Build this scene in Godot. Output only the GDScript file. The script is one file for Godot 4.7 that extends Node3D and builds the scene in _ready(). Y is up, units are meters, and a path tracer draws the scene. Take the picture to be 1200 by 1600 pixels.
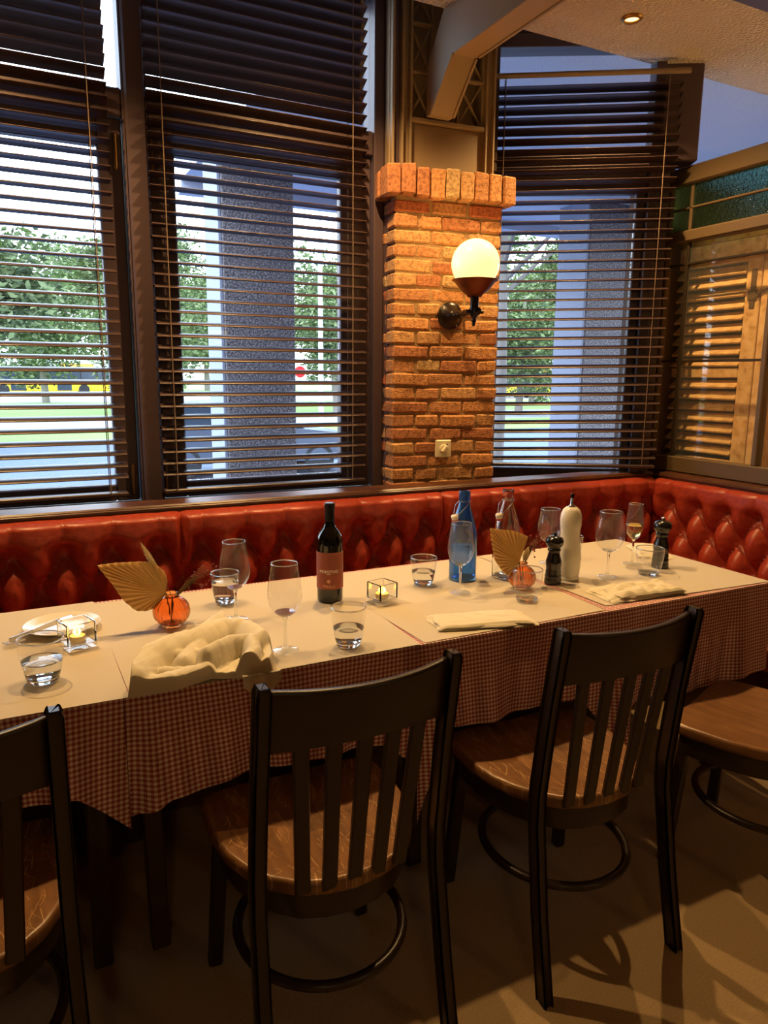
extends Node3D
# A restaurant corner: a set row of tables in front of a tufted banquette, windows with blinds, a brick pillar with a globe lamp.
# x runs along the window wall, z towards the viewer, y up, metres.

const TOP := 0.75          # height of the table tops
const CEIL := 2.98
var rng := RandomNumberGenerator.new()
var M := {}                # materials
var taken := {}            # names in use at the top level

# ------------------------------------------------------------------ mesh helper
class MB:
	var v := PackedVector3Array()
	var n := PackedVector3Array()
	var uv := PackedVector2Array()
	var col := PackedColorArray()
	var idx := PackedInt32Array()
	var xf := Transform3D.IDENTITY
	var tint := Color(1, 1, 1)
	var tinted := false

	func put(p: Vector3, nn: Vector3, t: Vector2) -> int:
		v.append(xf * p)
		n.append((xf.basis * nn).normalized())
		uv.append(t)
		col.append(tint)
		return v.size() - 1

	# a flat polygon, counter-clockwise seen from outside
	func poly(pts: Array, uvs: Array = []) -> void:
		var nn := Vector3.ZERO
		for i in pts.size():
			var a: Vector3 = pts[i]
			var b: Vector3 = pts[(i + 1) % pts.size()]
			nn += a.cross(b)
		if nn.length() < 1e-14:
			return
		nn = nn.normalized()
		var f := v.size()
		for i in pts.size():
			var p: Vector3 = pts[i]
			var t: Vector2
			if uvs.size():
				t = uvs[i]
			elif absf(nn.y) > 0.7:
				t = Vector2(p.x, p.z)
			elif absf(nn.z) > absf(nn.x):
				t = Vector2(p.x, -p.y)
			else:
				t = Vector2(p.z, -p.y)
			put(p, nn, t)
		for i in range(1, pts.size() - 1):
			idx.append_array([f, f + i, f + i + 1])

	func poly_out(pts: Array, center: Vector3) -> void:
		var nn := Vector3.ZERO
		var mid := Vector3.ZERO
		for i in pts.size():
			var a: Vector3 = pts[i]
			nn += (a - center).cross(pts[(i + 1) % pts.size()] - center)
			mid += a / pts.size()
		if nn.dot(mid - center) < 0.0:
			var r := pts.duplicate()
			r.reverse()
			poly(r)
		else:
			poly(pts)

	# a box with chamfered edges; jit moves its corners a little
	func box(c: Vector3, s: Vector3, b := 0.0, jit: Array = []) -> void:
		var h := s * 0.5
		b = minf(b, minf(h.x, minf(h.y, h.z)) * 0.9)
		var P := {}
		for k in 8:
			var g := Vector3(-1 if k & 1 == 0 else 1, -1 if k & 2 == 0 else 1, -1 if k & 4 == 0 else 1)
			for ax in 3:
				var q := g * h
				for o in 3:
					if o != ax:
						q[o] -= g[o] * b
				if jit.size():
					q += jit[k]
				P[k * 3 + ax] = c + q
		for ax in 3:
			var o1 := (ax + 1) % 3
			var o2 := (ax + 2) % 3
			for s1 in 2:
				var k0 := s1 << ax
				poly_out([P[k0 * 3 + ax], P[(k0 | 1 << o1) * 3 + ax], P[(k0 | 1 << o1 | 1 << o2) * 3 + ax], P[(k0 | 1 << o2) * 3 + ax]], c)
			if b > 0.0:
				for s1 in 2:
					for s2 in 2:
						var k1 := s1 << o1 | s2 << o2
						var k2 := k1 | 1 << ax
						poly_out([P[k1 * 3 + o1], P[k1 * 3 + o2], P[k2 * 3 + o2], P[k2 * 3 + o1]], c)
		if b > 0.0:
			for k in 8:
				poly_out([P[k * 3], P[k * 3 + 1], P[k * 3 + 2]], c)

	func span(a: Vector3, b: Vector3, bev := 0.0) -> void:
		box((a + b) * 0.5, (b - a).abs(), bev)

	# a smooth grid of w by h points; wrap joins the last column to the first
	func grid(p: PackedVector3Array, w: int, h: int, wrap := false, t := PackedVector2Array(), flip := false) -> void:
		var nn := PackedVector3Array()
		nn.resize(p.size())
		var cols := w if wrap else w - 1
		for j in h - 1:
			for i in cols:
				var i2 := (i + 1) % w
				var a := p[j * w + i]
				var b := p[j * w + i2]
				var c := p[(j + 1) * w + i2]
				var d := p[(j + 1) * w + i]
				var f1 := (b - a).cross(c - a)
				var f2 := (c - a).cross(d - a)
				nn[j * w + i] += f1 + f2
				nn[j * w + i2] += f1
				nn[(j + 1) * w + i2] += f1 + f2
				nn[(j + 1) * w + i] += f2
		var f := v.size()
		var w2 := w + 1 if wrap else w
		for j in h:
			for i in w2:
				var k := j * w + i % w
				var q := nn[k].normalized() if nn[k].length() > 1e-14 else Vector3.UP
				put(p[k], -q if flip else q, t[j * w2 + i] if t.size() else Vector2(float(i) / (w2 - 1), float(j) / (h - 1)))
		for j in h - 1:
			for i in w2 - 1:
				var a := f + j * w2 + i
				if flip:
					idx.append_array([a, a + w2 + 1, a + 1, a, a + w2, a + w2 + 1])
				else:
					idx.append_array([a, a + 1, a + w2 + 1, a, a + w2 + 1, a + w2])

	# a profile of (radius, height) points turned round y, listed upwards for an outside; rib is a function of the angle
	func lathe(prof: Array, seg := 32, rib = null) -> void:
		var p := PackedVector3Array()
		for q in prof:
			for i in seg:
				var a := -TAU * i / seg
				var r: float = q.x * (rib.call(a, q) if rib != null else 1.0)
				p.append(Vector3(cos(a) * r, q.y, sin(a) * r))
		grid(p, seg, prof.size(), true)

	func tube(pts: Array, r0: float, r1 := -1.0, seg := 8, caps := true) -> void:
		if r1 < 0.0:
			r1 = r0
		var p := PackedVector3Array()
		var up := Vector3.UP
		var m := pts.size()
		for k in m:
			var d: Vector3 = ((pts[mini(k + 1, m - 1)] as Vector3) - (pts[maxi(k - 1, 0)] as Vector3)).normalized()
			if absf(d.dot(up)) > 0.95:
				up = Vector3.RIGHT if absf(d.x) < 0.9 else Vector3.BACK
			var x := up.cross(d).normalized()
			var y := d.cross(x)
			up = y
			var r := lerpf(r0, r1, float(k) / maxi(m - 1, 1))
			for i in seg:
				var a := TAU * i / seg
				p.append((pts[k] as Vector3) + x * cos(a) * r + y * sin(a) * r)
		grid(p, seg, m, true)
		if caps:
			var c0 := []
			var c1 := []
			for i in seg:
				c0.append(p[seg - 1 - i])
				c1.append(p[(m - 1) * seg + i])
			poly(c0)
			poly(c1)

	# an outline in x and y pushed along z from z0 to z1
	func prism(pl: PackedVector2Array, z0: float, z1: float) -> void:
		if Geometry2D.is_polygon_clockwise(pl):
			pl = pl.duplicate()
			pl.reverse()
		var tr := Geometry2D.triangulate_polygon(pl)
		for i in range(0, tr.size(), 3):
			var a := pl[tr[i]]
			var b := pl[tr[i + 1]]
			var c := pl[tr[i + 2]]
			if (b - a).cross(c - a) < 0.0:
				var s := b
				b = c
				c = s
			poly([Vector3(a.x, a.y, z1), Vector3(b.x, b.y, z1), Vector3(c.x, c.y, z1)])
			poly([Vector3(a.x, a.y, z0), Vector3(c.x, c.y, z0), Vector3(b.x, b.y, z0)])
		for i in pl.size():
			var a := pl[i]
			var b := pl[(i + 1) % pl.size()]
			poly([Vector3(a.x, a.y, z0), Vector3(b.x, b.y, z0), Vector3(b.x, b.y, z1), Vector3(a.x, a.y, z1)])

	# a square bar between two points
	func bar(a: Vector3, b: Vector3, w: float, t: float, bev := 0.0, side := Vector3.RIGHT) -> void:
		var keep := xf
		var y := (b - a).normalized()
		var z := side.cross(y).normalized()
		var x := y.cross(z)
		xf = keep * Transform3D(Basis(x, y, z), (a + b) * 0.5)
		box(Vector3.ZERO, Vector3(w, (b - a).length(), t), bev)
		xf = keep

	func mesh() -> ArrayMesh:
		var ar := []
		ar.resize(Mesh.ARRAY_MAX)
		var out := PackedInt32Array()
		out.resize(idx.size())
		for i in range(0, idx.size(), 3):
			out[i] = idx[i]
			out[i + 1] = idx[i + 2]
			out[i + 2] = idx[i + 1]
		ar[Mesh.ARRAY_VERTEX] = v
		ar[Mesh.ARRAY_NORMAL] = n
		ar[Mesh.ARRAY_TEX_UV] = uv
		if tinted:
			ar[Mesh.ARRAY_COLOR] = col
		ar[Mesh.ARRAY_INDEX] = out
		var m := ArrayMesh.new()
		m.add_surface_from_arrays(Mesh.PRIMITIVE_TRIANGLES, ar)
		return m

# ------------------------------------------------------------------ naming helpers
func numbered(called: String) -> String:
	if not taken.has(called):
		taken[called] = 0
		return called
	taken[called] += 1
	return "%s_%03d" % [called, taken[called]]

func tag(o: Node, label: String, category: String, group := "") -> void:
	o.set_meta("label", label)
	o.set_meta("category", category)
	if group != "":
		o.set_meta("group", group)

func thing(called: String, label: String, category: String, at := Vector3.ZERO, turn := 0.0, group := "") -> Node3D:
	var o := Node3D.new()
	o.name = numbered(called)
	add_child(o)
	o.position = at
	o.rotation.y = turn
	tag(o, label, category, group)
	return o

func setting(called: String, label := "", at := Vector3.ZERO, turn := 0.0) -> Node3D:
	var o := Node3D.new()
	o.name = numbered(called)
	add_child(o)
	o.position = at
	o.rotation.y = turn
	o.set_meta("kind", "structure")
	if label != "":
		o.set_meta("label", label)
	return o

func part(called: String, m: Mesh, material: Material, parent: Node, t := Transform3D.IDENTITY) -> MeshInstance3D:
	var o := MeshInstance3D.new()
	o.name = called if parent != self else numbered(called)
	o.mesh = m
	o.material_override = null
	for i in m.get_surface_count():
		o.set_surface_override_material(i, material)
	o.transform = t
	o.cast_shadow = GeometryInstance3D.SHADOW_CASTING_SETTING_ON
	parent.add_child(o, true)
	return o

func struct(called: String, mb: MB, material: Material, label := "") -> MeshInstance3D:
	var o := part(called, mb.mesh(), material, self)
	o.set_meta("kind", "structure")
	if label != "":
		o.set_meta("label", label)
	return o

func slab(called: String, a: Vector3, b: Vector3, material: Material, parent: Node, bev := 0.0) -> MeshInstance3D:
	var m := MB.new()
	m.span(a, b, bev)
	return part(called, m.mesh(), material, parent)

func copy(o: Node3D, label: String, at: Vector3, turn := 0.0) -> Node3D:
	var c: Node3D = o.duplicate()
	c.name = numbered(String(o.name).rstrip("0123456789_") if String(o.name).right(4).begins_with("_") else String(o.name))
	add_child(c)
	c.position = at
	c.rotation = Vector3(0, turn, 0)
	c.set_meta("label", label)
	return c

# ------------------------------------------------------------------ materials
func mat(called: String, c: Color, rough := 0.6, metal := 0.0, spec := 0.5) -> StandardMaterial3D:
	var m := StandardMaterial3D.new()
	m.resource_name = called
	m.albedo_color = c
	m.roughness = rough
	m.metallic = metal
	m.metallic_specular = spec
	M[called] = m
	return m

func noise_tex(sd: int, freq: float, size := 256, colors: Array = [], normal := 0.0, kind := FastNoiseLite.TYPE_SIMPLEX, octaves := 4) -> NoiseTexture2D:
	var f := FastNoiseLite.new()
	f.seed = sd
	f.noise_type = kind
	f.frequency = freq
	f.fractal_octaves = octaves
	var t := NoiseTexture2D.new()
	t.width = size
	t.height = size
	t.seamless = true
	t.noise = f
	if normal > 0.0:
		t.as_normal_map = true
		t.bump_strength = normal
	if colors.size():
		var g := Gradient.new()
		var offs := PackedFloat32Array()
		var cs := PackedColorArray()
		for e in colors:
			offs.append(e[0])
			cs.append(e[1])
		g.offsets = offs
		g.colors = cs
		t.color_ramp = g
	return t

func rgb(r: int, g: int, b: int) -> Color:
	return Color8(r, g, b)

func tri(m: StandardMaterial3D, s: float, world := true) -> void:
	m.uv1_triplanar = true
	m.uv1_world_triplanar = world
	m.uv1_scale = Vector3(s, s, s)

func bump(m: StandardMaterial3D, t: Texture2D, cm: float) -> void:
	m.heightmap_enabled = true
	m.heightmap_texture = t
	m.heightmap_scale = cm

func glass(called: String, c: Color, alpha: float, rough := 0.0) -> StandardMaterial3D:
	var m := mat(called, Color(c, alpha), rough)
	m.transparency = BaseMaterial3D.TRANSPARENCY_ALPHA
	return m

func solid_glass(called: String, c: Color, refr := 0.05, rough := 0.0) -> StandardMaterial3D:
	var m := mat(called, Color(c, 0.0), rough)
	m.transparency = BaseMaterial3D.TRANSPARENCY_ALPHA
	m.refraction_enabled = true
	m.refraction_scale = refr
	return m

func make_materials() -> void:
	var m: StandardMaterial3D
	m = mat("frame_brown", rgb(82, 64, 69), 0.5)
	m = mat("slat_brown", rgb(66, 48, 46), 0.34, 0.0, 0.5)
	mat("cord_tan", rgb(126, 104, 88), 0.8)
	mat("brass", rgb(150, 112, 60), 0.35, 0.9)
	mat("steel_olive", rgb(150, 128, 98), 0.5)
	mat("wall_dark", rgb(70, 50, 40), 0.8)
	m = mat("ceiling_stucco", rgb(232, 212, 186), 0.95)
	bump(m, noise_tex(5, 0.05, 512), 2.6)
	tri(m, 1.6)
	m = mat("floor_carpet", Color.WHITE, 0.95)
	m.albedo_texture = noise_tex(9, 0.2, 256, [[0.0, rgb(136, 112, 82)], [1.0, rgb(196, 170, 130)]])
	tri(m, 5.0)
	m = mat("mortar", rgb(172, 140, 98), 0.95)
	bump(m, noise_tex(11, 0.1, 256), 0.6)
	tri(m, 6.0)
	var bricks := [[178, 124, 82], [190, 134, 86], [166, 108, 72], [186, 140, 94], [174, 98, 66], [180, 146, 102]]
	for i in bricks.size():
		var b: Array = bricks[i]
		m = mat("brick%d" % i, Color.WHITE, 0.92)
		var lo := rgb(int(b[0] * 0.68), int(b[1] * 0.66), int(b[2] * 0.66))
		var hi := rgb(mini(255, int(b[0] * 1.16)), mini(255, int(b[1] * 1.2)), mini(255, int(b[2] * 1.22)))
		m.albedo_texture = noise_tex(20 + i, 0.035, 256, [[0.0, lo], [0.42, rgb(b[0], b[1], b[2])], [1.0, hi]])
		bump(m, noise_tex(30 + i % 2, 0.1, 256), 0.32)
		tri(m, 4.0)
	# leather
	m = mat("leather_red", Color.WHITE, 0.36, 0.0, 0.5)
	m.albedo_texture = noise_tex(40, 0.02, 512, [[0.0, rgb(140, 46, 34)], [0.5, rgb(160, 60, 42)], [1.0, rgb(174, 72, 48)]])
	bump(m, noise_tex(41, 0.14, 512, [], 0.0, FastNoiseLite.TYPE_CELLULAR, 2), 0.05)
	tri(m, 3.0)
	m = mat("rail_wood", Color.WHITE, 0.35)
	m.albedo_texture = noise_tex(42, 0.01, 256, [[0.0, rgb(62, 34, 20)], [1.0, rgb(104, 62, 36)]])
	tri(m, 2.0)
	# chairs
	mat("chair_dark", rgb(44, 31, 26), 0.34, 0.0, 0.5)
	m = mat("chair_seat", Color.WHITE, 0.3)
	m.albedo_texture = seat_texture(false)
	m = mat("chair_seat_smooth", Color.WHITE, 0.3)
	m.albedo_texture = seat_texture(true)
	# table
	m = mat("gingham", Color.WHITE, 0.95)
	m.albedo_texture = gingham_texture()
	m.uv1_scale = Vector3(1.0 / 0.0118, 1.0 / 0.0118, 1)
	m.rim_enabled = true
	m.rim = 0.15
	m = mat("paper", rgb(204, 194, 174), 0.85)
	m = mat("napkin", rgb(228, 220, 198), 0.95)
	bump(m, noise_tex(44, 0.3, 256), 0.04)
	tri(m, 8.0)
	mat("table_wood", rgb(62, 40, 28), 0.5)
	mat("iron", rgb(26, 22, 20), 0.4, 0.6)
	# tableware
	glass("clear_glass", Color(0.78, 0.82, 0.82), 0.07)
	glass("thick_glass", Color(0.9, 0.95, 0.95), 0.10)
	solid_glass("water", Color(0.97, 0.99, 0.99), 0.033)
	solid_glass("crystal", Color(0.97, 0.98, 0.97))
	solid_glass("blue_glass", Color8(108, 180, 252))
	M.blue_glass.albedo_color.a = 0.13
	solid_glass("amber_glass", Color8(255, 186, 128))
	solid_glass("prosecco", Color8(250, 226, 150), 0.033)
	glass("red_wine", Color8(110, 24, 40), 0.55)
	mat("bottle_green", rgb(14, 15, 10), 0.06, 0.0, 0.6)
	mat("capsule_black", rgb(26, 24, 22), 0.3, 0.2)
	m = mat("wine_label", Color.WHITE, 0.6)
	m.albedo_texture = label_texture()
	mat("label_ink", rgb(255, 244, 232), 0.6)
	mat("label_ink_orange", rgb(244, 176, 136), 0.6)
	mat("porcelain", rgb(240, 235, 222), 0.12)
	mat("mill_black", rgb(24, 21, 19), 0.18, 0.0, 0.6)
	mat("steel", rgb(196, 194, 190), 0.18, 1.0)
	mat("rubber_red", rgb(196, 60, 46), 0.6)
	mat("wax", rgb(246, 226, 176), 0.5)
	mat("palm_leaf", rgb(216, 184, 124), 0.75)
	M.palm_leaf.backlight_enabled = true
	M.palm_leaf.backlight = Color(0.8, 0.7, 0.5)
	mat("pampas", rgb(240, 224, 184), 0.95)
	M.pampas.backlight_enabled = true
	M.pampas.backlight = Color(0.5, 0.45, 0.35)
	mat("berry", rgb(132, 34, 40), 0.5)
	mat("twig", rgb(120, 92, 56), 0.9)
	m = mat("flame", rgb(255, 200, 110), 1.0)
	m.emission_enabled = true
	m.emission = Color(1.0, 0.72, 0.3)
	m.emission_energy_multiplier = 5.0
	# lamps
	m = mat("globe_opal", rgb(250, 240, 214), 0.2)
	m.emission_enabled = true
	m.emission = Color(1.0, 0.9, 0.56)
	m.emission_energy_multiplier = 1.5
	mat("copper_brown", rgb(128, 84, 52), 0.34, 0.75)
	mat("cast_black", rgb(30, 22, 19), 0.28, 0.3)
	m = mat("spot_glow", rgb(255, 236, 200), 0.5)
	m.emission_enabled = true
	m.emission = Color(1.0, 0.82, 0.46)
	m.emission_energy_multiplier = 4.0
	mat("switch_ivory", rgb(226, 214, 182), 0.4)
	# screen and shutter
	mat("screen_olive", rgb(98, 80, 56), 0.45)
	mat("lead_dark", rgb(58, 48, 36), 0.4, 0.4)
	m = mat("pine", Color.WHITE, 0.7)
	m.albedo_texture = noise_tex(50, 0.02, 512, [[0.0, rgb(188, 140, 80)], [0.35, rgb(226, 184, 118)], [0.6, rgb(236, 198, 134)], [1.0, rgb(242, 210, 150)]])
	m.uv1_triplanar = true
	m.uv1_world_triplanar = true
	m.uv1_scale = Vector3(6.0, 1.2, 1.2)
	mat("iron_worn", rgb(112, 88, 58), 0.55, 0.5)
	m = solid_glass("green_glass", Color8(130, 200, 172), 0.05)
	bump(m, noise_tex(52, 0.03, 256), 0.5)
	tri(m, 4.0)
	glass("window_glass", Color(0.95, 1, 1), 0.02)
	# outside
	m = mat("granite_dark", Color.WHITE, 0.6)
	m.albedo_texture = noise_tex(60, 0.3, 256, [[0.0, rgb(30, 28, 32)], [0.4, rgb(84, 78, 82)], [0.6, rgb(136, 128, 130)], [1.0, rgb(190, 182, 182)]])
	tri(m, 0.6)
	mat("sky_lit_granite", rgb(146, 150, 166), 0.7)  # skylight on the columns' left faces, put into the colour
	m = mat("soffit_render", Color.WHITE, 0.95)
	m.albedo_texture = noise_tex(61, 0.25, 256, [[0.0, rgb(176, 180, 192)], [1.0, rgb(226, 230, 240)]])
	tri(m, 1.4)
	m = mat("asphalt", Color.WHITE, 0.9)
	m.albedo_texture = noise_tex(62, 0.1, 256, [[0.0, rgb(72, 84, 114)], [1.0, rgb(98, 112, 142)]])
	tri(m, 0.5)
	mat("pavement", rgb(140, 142, 148), 0.9)
	m = mat("grass", Color.WHITE, 0.95)
	m.albedo_texture = noise_tex(63, 0.1, 256, [[0.0, rgb(84, 120, 52)], [1.0, rgb(150, 178, 96)]])
	tri(m, 0.4)
	m = mat("leaf", Color.WHITE, 0.8)
	m.vertex_color_use_as_albedo = true
	m.backlight_enabled = true
	m.backlight = Color(0.5, 0.62, 0.25)
	mat("bark", rgb(128, 120, 112), 0.95)
	mat("bus_yellow", rgb(250, 206, 20), 0.4)
	mat("bus_white", rgb(226, 232, 234), 0.4)
	mat("bus_glass", rgb(44, 54, 66), 0.1)
	m = mat("bus_sign", rgb(255, 170, 60), 0.5)
	m.emission_enabled = true
	m.emission = Color(1.0, 0.5, 0.12)
	m.emission_energy_multiplier = 0.6
	mat("tyre", rgb(28, 28, 30), 0.8)
	mat("car_grey", rgb(84, 90, 104), 0.3, 0.4)
	mat("car_dark", rgb(58, 62, 76), 0.3, 0.4)
	mat("pole_grey", rgb(188, 200, 210), 0.5)
	mat("sign_red", rgb(206, 24, 36), 0.5)
	mat("sign_white", rgb(244, 244, 244), 0.5)
	mat("facade", rgb(150, 146, 150), 0.9)

func gingham_texture() -> ImageTexture:
	var im := Image.create(32, 32, false, Image.FORMAT_RGBA8)
	for y in 32:
		for x in 32:
			var k := (1 if x < 16 else 0) + (1 if y < 16 else 0)
			var c: Color = [rgb(244, 232, 222), rgb(206, 144, 136), rgb(156, 72, 72)][k]
			c = c.darkened(0.08 * float((x + y) % 2))
			im.set_pixel(x, y, c)
	return ImageTexture.create_from_image(im)

func seat_texture(smooth: bool) -> ImageTexture:
	var r := RandomNumberGenerator.new()
	r.seed = 77
	var im := Image.create(512, 512, false, Image.FORMAT_RGBA8)
	var f := FastNoiseLite.new()
	f.seed = 3
	f.frequency = 0.02
	for y in 512:
		for x in 512:
			var a := f.get_noise_2d(x * 1.6, y * 0.12) * 0.5 + 0.5
			var b := f.get_noise_2d(x * 0.4 + 900.0, y * 0.4) * 0.5 + 0.5
			im.set_pixel(x, y, rgb(92, 62, 40).lerp(rgb(150, 106, 66), clampf(a * 0.7 + b * 0.45 - 0.1, 0.0, 1.0)))
	var count := 20 if smooth else 330
	for k in count:
		var p := Vector2(r.randf() * 512.0, r.randf() * 512.0)
		var d := Vector2.from_angle(PI * 0.5 + r.randfn(0.0, 0.35))
		var l := r.randf_range(12.0, 70.0)
		var c := rgb(238, 200, 140).lerp(rgb(170, 126, 80), r.randf())
		var bend := r.randfn(0.0, 0.01)
		for s in int(l):
			p += d
			d = d.rotated(bend)
			var q := Vector2i(posmod(int(p.x), 512), posmod(int(p.y), 512))
			im.set_pixelv(q, im.get_pixelv(q).lerp(c, 0.85))
			if k % 3 == 0:
				var q2 := Vector2i((q.x + 1) % 512, q.y)
				im.set_pixelv(q2, im.get_pixelv(q2).lerp(c, 0.5))
	return ImageTexture.create_from_image(im)

func label_texture() -> ImageTexture:
	var im := Image.create(256, 256, false, Image.FORMAT_RGBA8)
	im.fill(rgb(158, 84, 66))
	for j in 26:
		for i in 26:
			var x := 112 + i * 5 + (j % 2) * 2
			var y := 14 + j * 4
			var far := Vector2(x - 196, y - 56).length()
			if x < 250 and far < 84.0:
				var s := 3 if far < 50.0 else 2
				im.fill_rect(Rect2i(x, y, s, 2), rgb(118, 52, 42))
	return ImageTexture.create_from_image(im)

# ------------------------------------------------------------------ room
func lights_and_camera() -> void:
	var cam := Camera3D.new()
	cam.name = "camera"
	add_child(cam)
	cam.fov = rad_to_deg(2.0 * atan(800.0 / 1138.8))
	cam.near = 0.05
	cam.far = 400.0
	cam.position = Vector3(0, 1.45, 0)
	cam.basis = Basis(Vector3.UP, -deg_to_rad(26.72)) * Basis(Vector3.RIGHT, -deg_to_rad(10.58)) * Basis(Vector3.BACK, deg_to_rad(0.5))
	cam.current = true

	var sm := ProceduralSkyMaterial.new()
	sm.sky_top_color = Color(0.80, 0.88, 0.97)
	sm.sky_horizon_color = Color(0.90, 0.95, 1.0)
	sm.ground_bottom_color = Color(0.3, 0.32, 0.34)
	sm.ground_horizon_color = Color(0.6, 0.66, 0.7)
	sm.sky_energy_multiplier = 2.55
	sm.ground_energy_multiplier = 1.1
	var sky := Sky.new()
	sky.sky_material = sm
	var e := Environment.new()
	e.background_mode = Environment.BG_SKY
	e.sky = sky
	e.tonemap_mode = Environment.TONE_MAPPER_LINEAR
	e.tonemap_exposure = 1.0
	e.sdfgi_enabled = true
	e.ssao_enabled = true
	e.ssil_enabled = true
	var we := WorldEnvironment.new()
	we.name = "world_environment"
	we.environment = e
	add_child(we)

const WARM := Color(1.0, 0.80, 0.52)
const SPOT_Z := -2.644

func room_shell() -> void:
	var m := MB.new()
	m.span(Vector3(-2.8, -0.12, -3.45), Vector3(5.4, 0.0, 3.2))
	struct("floor", m, M.floor_carpet, "sand brown carpeted floor")
	m = MB.new()
	m.span(Vector3(-2.8, CEIL, -2.95), Vector3(5.4, CEIL + 0.3, 3.2))
	struct("ceiling", m, M.ceiling_stucco, "rough tan stucco ceiling")
	m = MB.new()
	m.span(Vector3(-2.8, 3.2, -3.6), Vector3(2.2, 3.32, -2.955))
	struct("ceiling", m, M.wall_dark, "dark recess above the windows")
	m = MB.new()
	m.span(Vector3(-2.95, -0.12, -3.6), Vector3(-2.8, 3.3, 3.2))
	struct("wall_left", m, M.wall_dark)
	m = MB.new()
	m.span(Vector3(5.4, -0.12, -3.6), Vector3(5.55, 3.3, 3.2))
	struct("wall_right", m, M.wall_dark)
	m = MB.new()
	m.span(Vector3(-2.95, -0.12, 3.2), Vector3(5.55, 3.3, 3.35))
	struct("wall_rear", m, M.wall_dark)
	# wall around the windows
	m = MB.new()
	m.span(Vector3(-2.8, -0.12, -3.4), Vector3(2.34, 0.86, -3.2))
	m.span(Vector3(-2.8, 0.86, -3.4), Vector3(-0.62, 3.3, -3.22))
	m.span(Vector3(-0.62, 3.1, -3.4), Vector3(2.34, 3.3, -3.25))
	m.span(Vector3(1.64, 0.86, -3.42), Vector3(2.26, 3.1, -3.26))
	struct("wall_window", m, M.wall_dark)
	# ceiling seam lines and the dark beam along the ceiling at the right
	for x in [2.59, 3.17]:
		m = MB.new()
		m.span(Vector3(x - 0.004, CEIL - 0.0015, -2.95), Vector3(x + 0.004, CEIL + 0.002, -2.34))
		struct("trim_7", m, M.ceiling_stucco, "raised seam line in the ceiling boards")
	m = MB.new()
	m.span(Vector3(2.1, CEIL - 0.015, -2.325), Vector3(5.4, CEIL + 0.02, -2.15), 0.006)
	struct("trim_1", m, M.frame_brown, "dark beam under the ceiling at the top right")

func hinge(parent: Node, at: Vector3) -> void:
	var m := MB.new()
	m.tube([at + Vector3(0, -0.06, 0), at + Vector3(0, 0.06, 0)], 0.007, -1, 10)
	m.tube([at + Vector3(0, -0.068, 0), at + Vector3(0, -0.06, 0)], 0.004, 0.006, 8)
	m.tube([at + Vector3(0, 0.06, 0), at + Vector3(0, 0.07, 0)], 0.006, 0.003, 8)
	part("hinge", m.mesh(), M.brass, parent)

# a two-light window in its own plane: x along, y up, z into the room
func make_window(called: String, label: String, at: Vector3, turn: float, x0: float, x1: float, gx0: float, gx1: float, gy0: float, gy1: float, uy0: float, uy1: float, left_hinge: bool) -> Node3D:
	var w := setting(called, label, at, turn)
	var F: Material = M.frame_brown
	slab("jamb", Vector3(x0 - 0.05, 0.86, -0.06), Vector3(x0, uy1 + 0.06, 0.06), F, w, 0.004)
	slab("jamb", Vector3(x1, 0.86, -0.06), Vector3(x1 + 0.05, uy1 + 0.06, 0.06), F, w, 0.004)
	slab("bottom_rail", Vector3(x0, 0.86, -0.06), Vector3(x1, gy0 - 0.075, 0.05), F, w, 0.004)
	slab("head_rail", Vector3(x0, uy1, -0.06), Vector3(x1, uy1 + 0.06, 0.06), F, w, 0.004)
	slab("transom", Vector3(x0, gy1 + 0.11, -0.06), Vector3(x1, uy0, 0.05), F, w, 0.006)
	slab("pane", Vector3(x0, uy0, -0.004), Vector3(x1, uy1, 0.004), M.window_glass, w)
	var sash := slab("sash_stile", Vector3(x0 + 0.004, gy0 - 0.07, -0.02), Vector3(gx0, gy1 + 0.106, 0.03), F, w, 0.005)
	slab("sash_stile", Vector3(gx1, gy0 - 0.07, -0.02), Vector3(x1 - 0.004, gy1 + 0.106, 0.03), F, w, 0.005)
	slab("sash_rail", Vector3(gx0, gy0 - 0.07, -0.02), Vector3(gx1, gy0, 0.028), F, w, 0.005)
	slab("sash_rail", Vector3(gx0, gy1, -0.02), Vector3(gx1, gy1 + 0.106, 0.028), F, w, 0.005)
	slab("pane", Vector3(gx0, gy0, -0.004), Vector3(gx1, gy1, 0.004), M.window_glass, w)
	var hx := x0 + 0.012 if left_hinge else x1 - 0.03
	for hy in [gy0 + 0.02, gy1 - 0.02]:
		hinge(w, Vector3(hx, hy, 0.042))
	return w

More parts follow.
